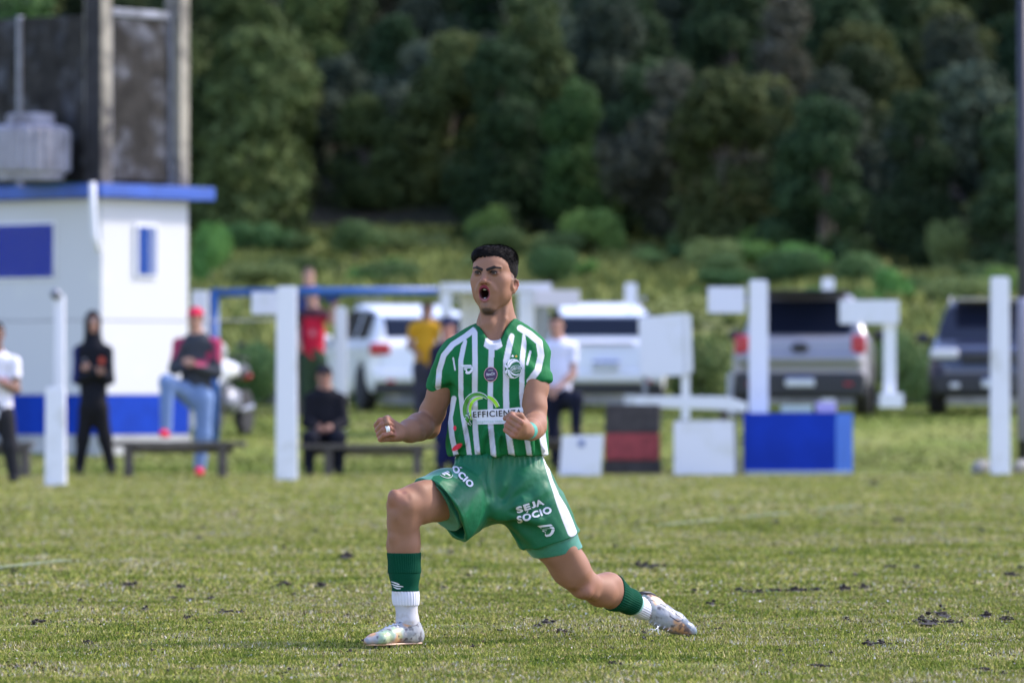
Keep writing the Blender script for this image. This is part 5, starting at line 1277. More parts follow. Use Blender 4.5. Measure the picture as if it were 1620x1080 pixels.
# club crest and its stars
poly('crest_rim', disc(811.4, 583, 14, 15.4, 36), B, ink_w, shirt, lift=.0012); poly('crest_field', disc(811.4, 583, 12.9, 14.2, 36), B, ink_g, shirt, lift=.0020)
for pts, ws in ((((804.6, 581.5), (809, 573.5), (816, 570.5), (820.5, 572.5)), [1.2, 4.2, 4, 1.4]), (((803.6, 581), (803.8, 575), (806.6, 570.6), (810, 569)), [1, 2.6, 2.6, 1]),
                (((803.2, 582.6), (800.8, 580), (799.4, 577.4)), [1.2, 3.2, 2.6]), (((803.2, 584), (801, 587), (800.4, 590.4)), [1.2, 3.4, 2.6]),
                (((804.4, 584.6), (805, 590), (809, 595.6), (813, 596.8)), [1.2, 4, 3.4, 1]), (((805.4, 585), (810, 590.6), (816, 593), (821, 591)), [.8, 2.2, 2, .8])):
    lp('crest_band', stroke(pts, ws), B, ink_w, shirt, .0028)
poly('crest_ribbon', disc(816.4, 583.2, 9.6, 5.2, 24, -8), B, ink_w, shirt, lift=.0034); poly('crest_ribbon_field', disc(816.4, 583.2, 8.9, 4.5, 24, -8), B, ink_g, shirt, lift=.0040)
lp('crest_lettering', text2('JUVENTUDE', 808.6, 586.0, 15.6, 4.4, -7, .015), B, ink_w, shirt, .0048)
def star(cx, cy, r): return [(cx + (r if i % 2 == 0 else r * .42) * math.sin(i * math.pi / 5), cy - (r if i % 2 == 0 else r * .42) * math.cos(i * math.pi / 5)) for i in range(10)]
poly('crest_star', star(810.8, 563.3, 2.7), B, ink_w, shirt, lift=.0016); poly('crest_star', star(816.6, 563.6, 2.7), B, ink_y, shirt, lift=.0016)
# sponsor print
arc1 = [(745.6, 672), (741, 667), (736.6, 656), (736.4, 643), (741, 631), (749, 624.5), (758, 623.4), (766, 626), (771, 630)]; w1 = [1.2, 4.2, 6.2, 6.6, 6.2, 5.8, 5.2, 4.0, 1.6]
arc2 = [(746, 664), (744.2, 654), (744.6, 643), (749, 634), (757, 629.4), (764, 629.2)]; w2 = [1.6, 3.6, 4.6, 4.6, 3.8, 1.4]
arc3 = [(771.5, 627), (778, 630.5), (784, 637), (787.4, 643.6)]; w3 = [3.6, 5.2, 5.4, 5.0]
for a, w, m_ in ((arc1, w1, ink_dg), (arc2, w2, ink_l), (arc3, w3, ink_l)):
    lp('sponsor_swirl_outline', stroke(a, [v + 2.0 for v in w]), B, ink_w, shirt, .0014)
    lp('sponsor_swirl', stroke(a, w), B, m_, shirt, .0026)
poly('sponsor_plate', [(746.5, 648.5), (800, 646), (820, 644), (827.5, 645), (829.5, 657), (827, 659), (826, 669), (770, 671), (756, 671), (754, 663), (747, 662)], B, ink_w, shirt, lift=.0018)
lp('sponsor_lettering', text2('EFFICIENZA', 749, 660, 77, 9.6, -2.6, .014), B, ink_k, shirt, .0030)
lp('sponsor_small_lettering', text2('negócios internacionais', 755.5, 668.6, 69, 4.2, -1.6, .004), B, ink_s, shirt, .0030)
# shorts
B = BV_SHORT
def word(t, x, y, w, cap, ang, acc=None):
    for dx, dy, lf in ((-.3, -.2, .0016), (.4, .25, .0020)): lp('shorts_lettering', text2(t, x + dx, y + dy, w, cap, ang, .030), B, ink_w, shorts, lf)
    if acc is not None:
        c, s_ = math.cos(math.radians(ang)), math.sin(math.radians(ang)); T = lambda u, v: (x + u * c - v * s_, y + u * s_ + v * c)
        poly('accent', [T(acc - 1.2, -cap - 1.2), T(acc + 1.2, -cap - 3.6), T(acc + 3.6, -cap - 3.6), T(acc + 1.2, -cap - 1.2)], B, ink_w, shorts, lift=.0018)
for t_, u0, w_, ft in (('SE', 0, 22.5, False), ('J', 24.2, 7.0, True), ('A', 31.6, 13, False)):
    c_, s_ = math.cos(math.radians(-18.5)), math.sin(math.radians(-18.5))
    for dx, dy, lf in ((-.3, -.2, .0016), (.4, .25, .0020)): lp('shorts_lettering', text2(t_, 818.4 + u0 * c_ + dx, 811.0 + u0 * s_ + dy, w_, 9.2, -18.5, .030, 0, ft), B, ink_w, shorts, lf)
word("SOCIO", 819.8, 826.8, 56, 10.4, -17.5, 18); word('SOCIO', 708, 736.5, 50, 10.0, 45, 16)
wing_mark('shorts_mark', 863.5, 838.5, 1.28, -6, B, ink_w, shorts, .0014)
wing_mark('shorts_mark_inner', 863.7, 838.8, .78, -6, B, ink_g, shorts, .0024)
poly('shorts_crest', disc(704.5, 748, 12.5, 7.4, 28, 22), B, ink_w, shorts, lift=.0012); poly('shorts_crest_field', disc(704.5, 748, 11.6, 6.6, 28, 22), B, ink_g, shorts, lift=.0020)
for pts, ws in ((((696, 743), (699, 748), (704, 752)), [2, 2.6, 2]), (((699, 742), (704, 744.5), (711, 748)), [1.6, 2, 1.6]), (((700, 747), (706, 749), (712, 753)), [1.6, 3.2, 1.6]),):
    lp('crest_band', stroke(pts, ws), B, ink_w, shorts, .0028)
# sock mark
sk = [o for o in player.children if o.name.startswith('sock') and not o.name.startswith('sock_cuff')][0]
bvk = BVHTree.FromPolygons([tuple(v.co) for v in sk.data.vertices], [tuple(p.vertices) for p in sk.data.polygons])
for pts, ws in ((((619, 919), (626, 921.5), (632, 924)), [.8, 2, 1.6]), (((620, 923), (628, 926), (638, 927.2)), [.8, 2.2, 1]), (((622.5, 927), (628, 930), (634, 930.4)), [.8, 2, 1])):
    lp('sock_mark', stroke(pts, ws), bvk, ink_w, sk, .0014)
# ------------------------------------------------------------------ spectators
def spectator(label, d, J, yaw=0, skin=(.42, .24, .17), top=(.5, .5, .5), bottom=(.02, .02, .025), shoes=(.02, .02, .02), hairc=(.015, .012, .010),
              sleeve='long', head='hair', cap=None, topfn=None, sock=None, girth=1.0, shorts=False, gz_=None):
    """J: joints as (picture column, row, extra metres behind d)"""
    g = {k: P(v[0], v[1], d - D0 + (v[2] if len(v) > 2 else 0)) for k, v in J.items()}
    r = empty('person', tuple(P(J['pel'][0], J['pel'][1], d - D0) * [1, 1, 0] + [0, 0, float(gz(d)) if gz_ is None else gz_])); tag(r, label, 'person')
    hc = g['head']; y_ = math.radians(yaw); fr = np.array([math.sin(y_), -math.cos(y_), 0]); rt = np.array([math.cos(y_), math.sin(y_), 0]); R = np.stack([rt, fr, [0, 0, 1.]])
    hp = lambda u, v, w: hc + rt * u + fr * v + np.array([0, 0, w])
    S_ = Field(); nk = (g['shL'] + g['shR']) / 2 + [0, .02, .03]
    S_.ell(hp(0, -.01, .03), (.076, .094, .088), R, k=.02); S_.ell(hp(0, .02, -.03), (.060, .062, .082), R, k=.03); S_.ell(hp(0, .055, -.088), (.03, .025, .022), R, k=.02)
    S_.cone(hp(0, .075, .01), hp(0, .10, -.025), .008, .014, .012); S_.cone(hp(-.03, .075, .022), hp(.03, .075, .022), .01, .01, .01)
    for s_ in (-1, 1): S_.ell(hp(s_ * .078, -.005, -.01), (.01, .02, .032), R, k=.01); S_.ell(hp(s_ * .03, .094, .004), (.016, .012, .011), R, k=.012, op='s')
    S_.cone(hp(-.022, .079, -.060), hp(.022, .079, -.060), .008, .008, .008)
    S_.cone(hp(0, -.01, -.06), nk + [0, 0, .02], .055, .062, .03); S_.cone(nk, g['pel'], .12 * girth, .13 * girth, .05, sc=(1, 1.35, 1)); S_.cone(g['shL'], g['shR'], .055, .055, .04)
    def hand(F, w, dr):
        X = unit(dr); Zp = unit(np.cross(X, [0, 0, 1.]) + [0, -.4, 0]); Yp = np.cross(Zp, X)
        F.cone(w, w + X * .055, .024, .028, .02)
        for i, y in enumerate((.026, .009, -.009, -.026)):
            a = w + X * .065 + Yp * y; b_ = a + X * (.034, .038, .036, .028)[i] + Zp * .012; c_ = b_ + X * .016 + Zp * .026
            F.chain([a, b_, c_], [.0095, .009, .008], .004)
        F.chain([w + X * .02 + Yp * .024, w + X * .052 + Yp * .05 + Zp * .008, w + X * .078 + Yp * .048 + Zp * .02], [.013, .011, .009], .006)
    for s_ in 'LR':
        S_.chain([g['sh' + s_], g['el' + s_], g['wr' + s_]], [.048 * girth, .040 * girth, .027], .03); S_.ell((g['el' + s_] * .7 + g['wr' + s_] * .3), .042 * girth, k=.03)
        hd_ = g['hd' + s_] - g['wr' + s_] if 'hd' + s_ in g else g['wr' + s_] - g['el' + s_]; hand(S_, g['wr' + s_], hd_)
        S_.chain([g['hip' + s_], g['kn' + s_], g['an' + s_]], [.085 * girth, .056, .040], .04)
    SK_ = S_
    V, Fq = SK_.mesh(.0095); L = (V - hc) @ R.T; C = np.tile(np.array(skin), (len(V), 1)); C *= (1 + .08 * fbm(V, 12, 2))[:, None]
    for s_ in (-1, 1):
        C = mixc(C, [.03, .02, .018], sstep(.016, .008, np.hypot(L[:, 0] - s_ * .031, (L[:, 2] - .004) * 1.6)) * (L[:, 1] > .05)); C = mixc(C, [.03, .02, .016], sstep(.009, .004, np.hypot(np.maximum(0, np.abs(L[:, 0] - s_ * .032) - .014), L[:, 2] - .024)) * (L[:, 1] > .05))
    C = mixc(C, [.26, .09, .08], sstep(.012, .005, np.hypot(np.maximum(0, np.abs(L[:, 0]) - .018), L[:, 2] + .060)) * (L[:, 1] > .05))
    link('body', np_mesh('body', V, Fq, C), m_skin, r)
    # finer hands replace nothing: fingers are part of the same field, sampled finer round the wrists
    # garments
    T_ = Field(); T_.chain([nk + [0, 0, -.03], nk * .5 + g['pel'] * .5, g['pel'] + [0, 0, -.02]], [.145 * girth, .142 * girth, .155 * girth], .05, sc=(1, 1.32, 1)); T_.cone(g['shL'], g['shR'], .066, .066, .05)
    T_.cone(nk + [0, 0, -.02], nk + [0, .01, .045], .085, .068, .03)
    for s_ in 'LR':
        if sleeve == 'long': T_.chain([g['sh' + s_], g['el' + s_], g['wr' + s_]], [.066 * girth, .056 * girth, .040], .03)
        elif sleeve == 'short':
            m_ = g['sh' + s_] * .42 + g['el' + s_] * .58; G = Field(); G.cone(g['sh' + s_], g['el' + s_], .066 * girth, .062 * girth, .01); G.cut(m_, g['el' + s_] - g['sh' + s_], .004); T_.sub(G, .03)
    if head == 'hood': T_.ell(hp(0, -.02, .01), (.100, .115, .135), R, k=.03); T_.ell(hp(0, .10, -.005), (.062, .07, .085), R, k=.01, op='s'); T_.cone(hp(0, -.04, -.10), nk, .09, .10, .04)
    T_.cone(hp(0, .0, -.04), hp(0, .012, -.075), .062, .062, .01, 's') if head != 'hood' else None
    T_.cut(g['pel'] + [0, 0, -.09], (0, 0, -1), .005)
    V, Fq = T_.mesh(.012); V += vnormals(V, Fq) * (.008 * fbm(V * [1, 1, .6], 9, 3))[:, None]
    C = np.tile(np.array(top), (len(V), 1)).astype(float)
    if topfn is not None: C = topfn(V, C, g)
    link('jacket' if sleeve == 'long' else 'shirt', np_mesh('top', V, Fq, C), m_bgcloth, r)
    B_ = Field(); B_.cone(g['pel'] + [0, 0, -.02], g['pel'] + [0, 0, .04], .150 * girth, .148 * girth, .04, sc=(1, 1.3, 1))
    for s_ in 'LR':
        if shorts: G = Field(); G.cone(g['hip' + s_], g['kn' + s_], .105 * girth, .095, .03); G.cut(g['kn' + s_] * .85 + g['hip' + s_] * .15, g['kn' + s_] - g['hip' + s_], .004); B_.sub(G, .04)
        else: B_.chain([g['hip' + s_], g['kn' + s_], g['an' + s_]], [.100 * girth, .074 * girth, .062], .05)
    V, Fq = B_.mesh(.013); V += vnormals(V, Fq) * (.008 * fbm(V * [1, 1, .6], 9, 13))[:, None]
    link('trousers' if not shorts else 'shorts', np_mesh('bottom', V, Fq, np.tile(np.array(bottom), (len(V), 1))), m_bgcloth, r)
    for s_ in 'LR':
        to = g.get('to' + s_, g['an' + s_] + [.02, -.16, -.05]); F = Field(); a = g['an' + s_]; lw = min(a[2], to[2]) ; h_ = a + [0, .03, -.045]
        F.chain([h_, (a + to) / 2 + [0, 0, -.02], to], [.042, .042, .034], .03); F.cone(a + [0, 0, .01], h_, .045, .042, .02); F.cut([0, 0, min(h_[2], to[2]) - .036], (0, 0, -1), .004); V, Fq = F.mesh(.011)
        link('shoe', np_mesh('shoe', V, Fq, np.tile(np.array(shoes), (len(V), 1))), m_bgcloth, r)
        if sock is not None: seg('sock', [g['kn' + s_] * .7 + g['an' + s_] * .3, g['an' + s_]], [.066, .05], [], sock, h=.012, parent=r)
    if head in ('hair', 'cap'):
        F = Field(); F.ell(hp(0, -.018, .035), (.088, .104, .096), R, k=.02)
        F.fn(lambda X, Y, Z: -np.maximum(-( (Z - hc[2]) - np.where(((X - hc[0]) * fr[0] + (Y - hc[1]) * fr[1]) > .025, .062, -.03)), -9), 's', .01)
        V, Fq = F.mesh(.011); V += vnormals(V, Fq) * (.004 * fbm(V, 45, 3))[:, None]; link('hair', np_mesh('hair', V, Fq, np.tile(np.array(hairc), (len(V), 1))), m_bgcloth, r)
    if head == 'cap':
        F = Field(); F.ell(hp(0, -.012, .045), (.093, .108, .092), R, k=.01); F.cut(hp(0, 0, .045), (0, 0, -1), .006); F.ell(hp(0, .095, .050), (.070, .085, .012), R, k=.012)
        V, Fq = F.mesh(.011); link('cap', np_mesh('cap', V, Fq, np.tile(np.array(cap), (len(V), 1))), m_bgcloth, r)
    return r, g
m_bgcloth = mat('spectator_cloth', attr='Col', rough=.9, spec=.12, bump=(60, .3, .004))

def fn_white(V, C, g):
    m = sstep(.05, .03, np.linalg.norm((V - (g['shL'] * .5 + g['shR'] * .5 + [.10, -.1, -.18])) * [1, .3, 1], axis=1)); return mixc(C, [.6, .22, .2], m * .8)
spectator('person in white shirt and black trousers cut off by the left edge of the photo', 57,
          dict(head=(-6, 529), shL=(-36, 573), shR=(22, 574), elL=(-48, 622), elR=(26, 616, -.03), wrL=(-30, 612, -.22), wrR=(0, 604, -.22), hdR=(-16, 598, -.26), hdL=(-14, 606, -.3), pel=(-4, 650), hipL=(-18, 658), hipR=(8, 658), knL=(-22, 706), knR=(16, 706), anL=(-24, 752), anR=(22, 751)),
          yaw=20, skin=(.20, .11, .08), top=(.72, .70, .76), sleeve='short', bottom=(.022, .022, .026), topfn=fn_white)
def fn_hood(V, C, g):
    c = g['shL'] * .5 + g['shR'] * .5; C = mixc(C, [.50, .09, .05], sstep(.038, .026, np.linalg.norm((V - (c + [.10, -.1, -.10])) * [1, .2, .75], axis=1))); C = mixc(C, [.25, .25, .28], sstep(.025, .016, np.linalg.norm((V - (c + [-.09, -.1, -.09])) * [1, .2, 1.2], axis=1)))
    return mixc(C, [.02, .03, .16], sstep(.03, -.02, V[:, 0] - g['shL'][0] + .03) * .8)
spectator('man in a black hooded jacket standing with folded arms in front of the white building', 62.6,
          dict(head=(147, 511), shL=(126, 556), shR=(169, 556), elL=(122, 600, -.06), elR=(173, 600, -.06), wrL=(150, 592, -.20), wrR=(143, 584, -.22), hdL=(164, 585, -.20), hdR=(129, 580, -.2), pel=(148, 640), hipL=(139, 648), hipR=(158, 648), knL=(131, 694), knR=(166, 694), anL=(126, 738), anR=(176, 737)),
          yaw=10, top=(.012, .013, .018), bottom=(.012, .012, .014), head='hood', topfn=fn_hood, skin=(.36, .20, .14))
def fn_red(V, C, g):
    for s_ in 'LR': C = mixc(C, [.36, .04, .10], sstep(.085, .065, sd_seg3(V, g['sh' + s_] + [0, 0, .03], g['el' + s_] * .45 + g['sh' + s_] * .55 + [(-.05 if s_ == 'L' else .05), 0, 0])))
    c = g['shL'] * .5 + g['shR'] * .5
    C = mixc(C, [.40, .07, .13], sstep(.5, -.5, np.maximum(np.abs(V[:, 0] - c[0]) / .12, np.abs(V[:, 2] - c[2] + .20) / .028) * 4 - 4) * (V[:, 1] < c[1]))
    return mixc(C, [.40, .04, .10], sstep(.05, .03, np.linalg.norm((V - (c + [.14, -.1, -.12])) * [1, .2, 1], axis=1)))
spectator('man in a red cap and grey and red jacket, one foot on the bench', 61.2,
          dict(head=(309, 505), shL=(284, 545), shR=(340, 545), elL=(276, 583, -.05), elR=(342, 590, -.05), wrL=(296, 580, -.22), wrR=(306, 578, -.24), hdL=(309, 571, -.26), hdR=(291, 569, -.26), pel=(310, 622), hipL=(299, 624), hipR=(322, 630), knL=(264, 604, -.30), knR=(322, 688), anL=(263, 680, -.28), anR=(316, 738), toL=(256, 686, -.42), toR=(314, 747, -.14)),
          yaw=-6, top=(.045, .050, .060), bottom=(.16, .24, .42), shoes=(.60, .03, .07), head='cap', cap=(.52, .03, .07), topfn=fn_red, girth=1.08)
def fn_redshirt(V, C, g):
    c = g['shL'] * .5 + g['shR'] * .5; C = mixc(C, [.03, .03, .05], sstep(.0, .04, np.abs(V[:, 0] - c[0]) * .9 - .10 + (V[:, 2] - c[2]) * .25 * 0) * (V[:, 0] < c[0]))
    C = mixc(C, [.55, .22, .25], sstep(.06, .03, np.linalg.norm((V - (c + [.0, -.1, -.24])) * [1, .2, 1], axis=1)) * .7); return mixc(C, [.025, .03, .04], sstep(-.06, .0, V[:, 2] - c[2]) * .9)
spectator('person in a red shirt standing behind the seated person in black', 77.6,
          dict(head=(493, 470), shL=(474, 499), shR=(516, 499), elL=(468, 526), elR=(524, 510, -.1), wrL=(474, 546, -.12), wrR=(527, 490, -.2), hdR=(532, 480, -.2), pel=(496, 562), hipL=(486, 570), hipR=(506, 570), knL=(485, 612), knR=(507, 612), anL=(484, 654), anR=(508, 654)),
          yaw=5, top=(.50, .018, .045), sleeve='short', bottom=(.035, .06, .035), topfn=fn_redshirt, skin=(.38, .22, .17))
bx = at(489, 80.4); o = boxm('crate', [(bx + Vector((0, 0, .11)), (.6, .5, .22))], m_wood, None, .01); tag(o, 'low wooden crate under the person in a blue jacket at the blue crossbar', 'crate')
spectator('person in a blue jacket reaching over the blue crossbar behind the red shirt', 80.4,
          dict(head=(488, 437), shL=(470, 464), shR=(508, 463), elL=(466, 500), elR=(528, 476, -.05), wrL=(470, 520, -.1), wrR=(538, 466, -.2), hdR=(546, 462, -.22), pel=(488, 540), hipL=(479, 546), hipR=(498, 546), knL=(479, 588), knR=(498, 588), anL=(479, 626), anR=(498, 626)),
          yaw=8, top=(.03, .05, .16), bottom=(.02, .02, .03), skin=(.46, .27, .20), hairc=(.12, .09, .07), gz_=float(gz(80.4)) + .22)
spectator('person in black seated on the bench behind the tall white post', 62.0,
          dict(head=(513, 596), shL=(491, 632), shR=(538, 632), elL=(486, 668, -.06), elR=(544, 668, -.06), wrL=(502, 676, -.24), wrR=(526, 676, -.24), pel=(514, 690), hipL=(502, 694), hipR=(526, 694), knL=(490, 692, -.42), knR=(536, 692, -.42), anL=(489, 738, -.40), anR=(536, 738, -.40)),
          yaw=4, top=(.012, .012, .016), bottom=(.012, .013, .02), head='cap', cap=(.015, .015, .022), girth=1.1, skin=(.30, .16, .12))
spectator('person in a yellow shirt standing against the left white car', 79.5,
          dict(head=(676, 492), shL=(654, 518), shR=(692, 518), elL=(648, 546), elR=(697, 546), wrL=(660, 560, -.15), wrR=(688, 562, -.15), pel=(672, 580), hipL=(664, 584), hipR=(682, 584), knL=(663, 618), knR=(682, 618), anL=(662, 650), anR=(682, 650)),
          yaw=-5, top=(.52, .27, .02), sleeve='short', bottom=(.04, .04, .06), skin=(.22, .12, .09))
spectator('person in dark blue with a cap standing just left of the footballer', 63.4,
          dict(head=(708, 519), shL=(690, 556), shR=(730, 556), elL=(684, 596), elR=(736, 596), wrL=(692, 630, -.08), wrR=(732, 630, -.08), pel=(708, 640), hipL=(698, 646), hipR=(718, 646), knL=(698, 692), knR=(718, 692), anL=(698, 734), anR=(720, 734)),
          yaw=-20, top=(.020, .020, .040), bottom=(.012, .016, .06), head='cap', cap=(.02, .025, .06), skin=(.46, .22, .17))
spectator('man in a white shirt with one foot on the short bench right of the footballer', 64.2,
          dict(head=(880, 515), shL=(862, 552), shR=(906, 552), elL=(856, 592), elR=(906, 592, -.04), wrL=(868, 618, -.16), wrR=(882, 614, -.18), hdR=(868, 622, -.2), hdL=(878, 628, -.2), pel=(882, 628), hipL=(873, 634), hipR=(895, 632), knL=(876, 686), knR=(912, 630, -.36), anL=(880, 730), anR=(911, 678, -.30), toR=(918, 685, -.44)),
          yaw=-12, top=(.66, .66, .78), sleeve='short', bottom=(.012, .014, .028), skin=(.42, .23, .17))

# ------------------------------------------------------------------ trees and shrubs: real leaf-sized faces on tapered limbs
def leaf_mesh(name, blobs, n, size, seed, cols, flat=.6):
    q = np.random.default_rng(seed); B = np.array(blobs); wts = B[:, 3] ** 2; pick = q.choice(len(B), n, p=wts / wts.sum())
    dr = q.normal(size=(n, 3)); dr /= np.linalg.norm(dr, axis=1)[:, None]; rad = .62 + .42 * q.random(n) ** .6
    c = B[pick, :3] + dr * (B[pick, 3] * rad)[:, None] * [1, 1, .82]
    c += .25 * B[pick, 3][:, None] * np.stack([vnoise(c, .9, seed + k) for k in range(3)], 1)
    nrm_ = dr + q.normal(size=(n, 3)) * flat; nrm_ /= np.linalg.norm(nrm_, axis=1)[:, None]
    u_ = np.cross(nrm_, q.normal(size=(n, 3))); u_ /= np.linalg.norm(u_, axis=1)[:, None]; v_ = np.cross(nrm_, u_)
    s_ = (size * (.55 + .9 * q.random(n)))[:, None]
    V = np.stack([c - u_ * s_, c + v_ * s_ * .55, c + u_ * s_, c - v_ * s_ * .55], 1).reshape(-1, 3)
    t = np.clip(.5 + .5 * fbm(c, .55, seed + 5) + .25 * q.normal(size=n), 0, 1)[:, None]
    C = (np.array(cols[0]) * (1 - t) + np.array(cols[1]) * t) * (.75 + .5 * q.random((n, 1)))
    return np_mesh(name, V, np.arange(4 * n).reshape(-1, 4), np.repeat(C, 4, 0), smooth=False)
def limbs(name, segs):
    bm = bmesh.new()
    for a, b_, r0, r1 in segs:
        a, b_ = Vector(a), Vector(b_); t = (b_ - a).normalized(); u_ = t.orthogonal().normalized(); v_ = t.cross(u_); rs_ = []
        for p, rr_ in ((a, r0), (a.lerp(b_, .5) + u_ * r0 * .3, (r0 + r1) / 2), (b_, r1)): rs_.append([bm.verts.new(p + (u_ * math.cos(k * math.pi / 3.5) + v_ * math.sin(k * math.pi / 3.5)) * rr_) for k in range(7)])
        for x, y in zip(rs_[:-1], rs_[1:]):
            for k in range(7): bm.faces.new((x[k], x[(k + 1) % 7], y[(k + 1) % 7], y[k]))
    me = bpy.data.meshes.new(name); bm.to_mesh(me); bm.free()
    for p in me.polygons: p.use_smooth = True
    return me
def leaf_mat(name, bright=1.0):
    m = mat(name, attr='Col', rough=.8, spec=.12); t = m.node_tree; b = t.nodes['Principled BSDF']
    oi = N(t, 'ShaderNodeObjectInfo'); hs = N(t, 'ShaderNodeHueSaturation'); src = b.inputs['Base Color'].links[0].from_socket
    r1 = N(t, 'ShaderNodeMapRange'); r1.inputs[3].default_value = .90; r1.inputs[4].default_value = 1.6; t.links.new(oi.outputs['Random'], r1.inputs[0])
    t.links.new(src, hs.inputs['Color']); t.links.new(r1.outputs[0], hs.inputs['Value'])
    mu = N(t, 'ShaderNodeMath', operation='MULTIPLY'); mu.inputs[1].default_value = 7.13; fr_ = N(t, 'ShaderNodeMath', operation='FRACT'); t.links.new(oi.outputs['Random'], mu.inputs[0]); t.links.new(mu.outputs[0], fr_.inputs[0])
    r2 = N(t, 'ShaderNodeMapRange'); r2.inputs[3].default_value = .475; r2.inputs[4].default_value = .525; t.links.new(fr_.outputs[0], r2.inputs[0]); t.links.new(r2.outputs[0], hs.inputs['Hue'])
    t.links.new(hs.outputs[0], b.inputs['Base Color'])
    tr = N(t, 'ShaderNodeBsdfTranslucent'); t.links.new(hs.outputs[0], tr.inputs[0]); ms = N(t, 'ShaderNodeMixShader'); ms.inputs[0].default_value = .22
    t.links.new(b.outputs[0], ms.inputs[1]); t.links.new(tr.outputs[0], ms.inputs[2]); t.links.new(ms.outputs[0], t.nodes['Material Output'].inputs[0]); return m
m_leaf = leaf_mat('tree_leaves'); m_bark = mat('bark', (.10, .085, .070), rough=.95, noise=(6, .4), bump=(18, .8, .02))
KINDS = [('dark', ((.018, .034, .014), (.040, .066, .026))), ('grey', ((.032, .046, .030), (.062, .078, .048))), ('olive', ((.036, .052, .016), (.072, .090, .030))),
         ('bright', ((.028, .054, .015), (.055, .095, .028))), ('brown', ((.036, .040, .026), (.062, .062, .042)))]
protos = []
rt_ = random.Random(21)
for ki, (kn, cols) in enumerate(KINDS):
    for v in range(2):
        tall = v == 1; blobs = []; segs = [((0, 0, -1.0), (rt_.uniform(-.2, .2), 0, 2.6), .26, .18)]; top = segs[0][1]
        nb_ = 21 if not tall else 20
        for i in range(nb_):
            a = rt_.uniform(0, 6.28); zc = rt_.uniform(.5, 6.4) if not tall else rt_.uniform(.6, 8.4); f_ = 1 - max(0, zc - 3.2) / 4.6 if not tall else 1 - max(0, zc - 3.5) / 7
            rr_ = rt_.uniform(.5, 2.1) * f_ * (1 if not tall else .75); c = (rr_ * math.cos(a), rr_ * math.sin(a), zc); blobs.append((*c, rt_.uniform(.75, 1.35) * (.75 + .4 * f_)))
            if i % 2 == 0: segs.append((top, c, .11, .03))
        lm = leaf_mesh('crown', blobs, 7600, .17, 50 + ki * 3 + v, cols); lm.materials.append(m_leaf); tm = limbs('trunk', segs); tm.materials.append(m_bark); protos.append((ki, lm, tm))
TL = {0: 'dark green broadleaf tree in the wood on the hillside', 1: 'grey green broadleaf tree in the wood on the hillside', 2: 'olive green tree in the wood on the hillside', 3: 'fresh green tree in the wood on the hillside', 4: 'brownish sparse tree in the wood on the hillside'}
def tree(x, d, sc_, k, rz_, label=None, grp=None, sz=1.0):
    ki, lm, tm = protos[k]; r = empty('tree', (x, d - D0, float(gz(d)) - .1), rz_); r.scale = (sc_, sc_, sc_ * sz)
    c = bpy.data.objects.new('crown', lm); COL.objects.link(c); c.parent = r; t = bpy.data.objects.new('trunk', tm); COL.objects.link(t); t.parent = r
    tag(r, label or TL[ki], 'tree', grp or ('trees of the hillside wood, ' + KINDS[ki][0])); return r
d = 133.5; row = 0
while d < 212:
    hw = .092 * d + (7.5 if d < 175 else 3); x = -hw + rt_.uniform(0, 2)
    while x < hw:
        fx = x / (.09 * d)
        if d < np.interp(fx, [-1, -.55, -.25, -.05, .15, .4, .62, 1], [148, 151, 151, 148.5, 143, 139, 134, 133]): x += 2.4; continue
        w = [.42, .24, .16, .10, .08]
        if fx < -.35: w = [.22, .18, .22, .30, .08]
        elif fx > .4: w = [.56, .20, .12, .04, .08]
        ki = rt_.choices(range(5), w)[0]
        tree(x, d + rt_.uniform(-1.6, 1.6), rt_.uniform(.44, .76) * (1.0 if row else .8), ki * 2 + rt_.randint(0, 1), rt_.uniform(0, 6.28)); x += rt_.uniform(1.9, 2.9)
    d += rt_.uniform(3.3, 4.4); row += 1
# brighter trees close behind the building
tree(at(345, 0).x + (345 - 810) * 128 / FP, 146, .78, 4, 1.0, 'olive green tree rising just right of the white building roof', 'single trees'); tree((380 - 810) * 149 / FP, 149.5, .8, 7, 2.1, 'slender fresh green tree second from the white building', 'single trees')
bpy.data.objects
# shrubs on the slope
sb = []
for v in range(3):
    blobs = [(rt_.uniform(-.45, .45), rt_.uniform(-.45, .45), rt_.uniform(.2, .75), rt_.uniform(.30, .5)) for _ in range(7)]
    lm = leaf_mesh('foliage', blobs, 3000, .055, 90 + v, [((.070, .150, .036), (.125, .230, .060)), ((.075, .12, .042), (.13, .18, .065)), ((.045, .085, .030), (.085, .140, .050))][v]); lm.materials.append(m_leaf); sb.append(lm)
st = limbs('stem', [((0, 0, -.2), (.05, 0, .5), .05, .03), ((.02, 0, .1), (.3, .1, .6), .03, .015), ((.02, 0, .1), (-.28, -.1, .6), .03, .015)]); st.materials.append(m_bark)
def shrub(px, pbase, wpx, hpx, v, label):
    d = d_at(pbase); d = min(d, 150); s_ = d / FP; r = empty('shrub', at(px, d) - Vector((0, 0, .05)), rt_.uniform(0, 6)); r.scale = (wpx * s_ / 1.5, wpx * s_ / 1.5, hpx * s_ / 1.15)
    c = bpy.data.objects.new('foliage', sb[v]); COL.objects.link(c); c.parent = r; t = bpy.data.objects.new('stem', st); COL.objects.link(t); t.parent = r; tag(r, label, 'shrub')
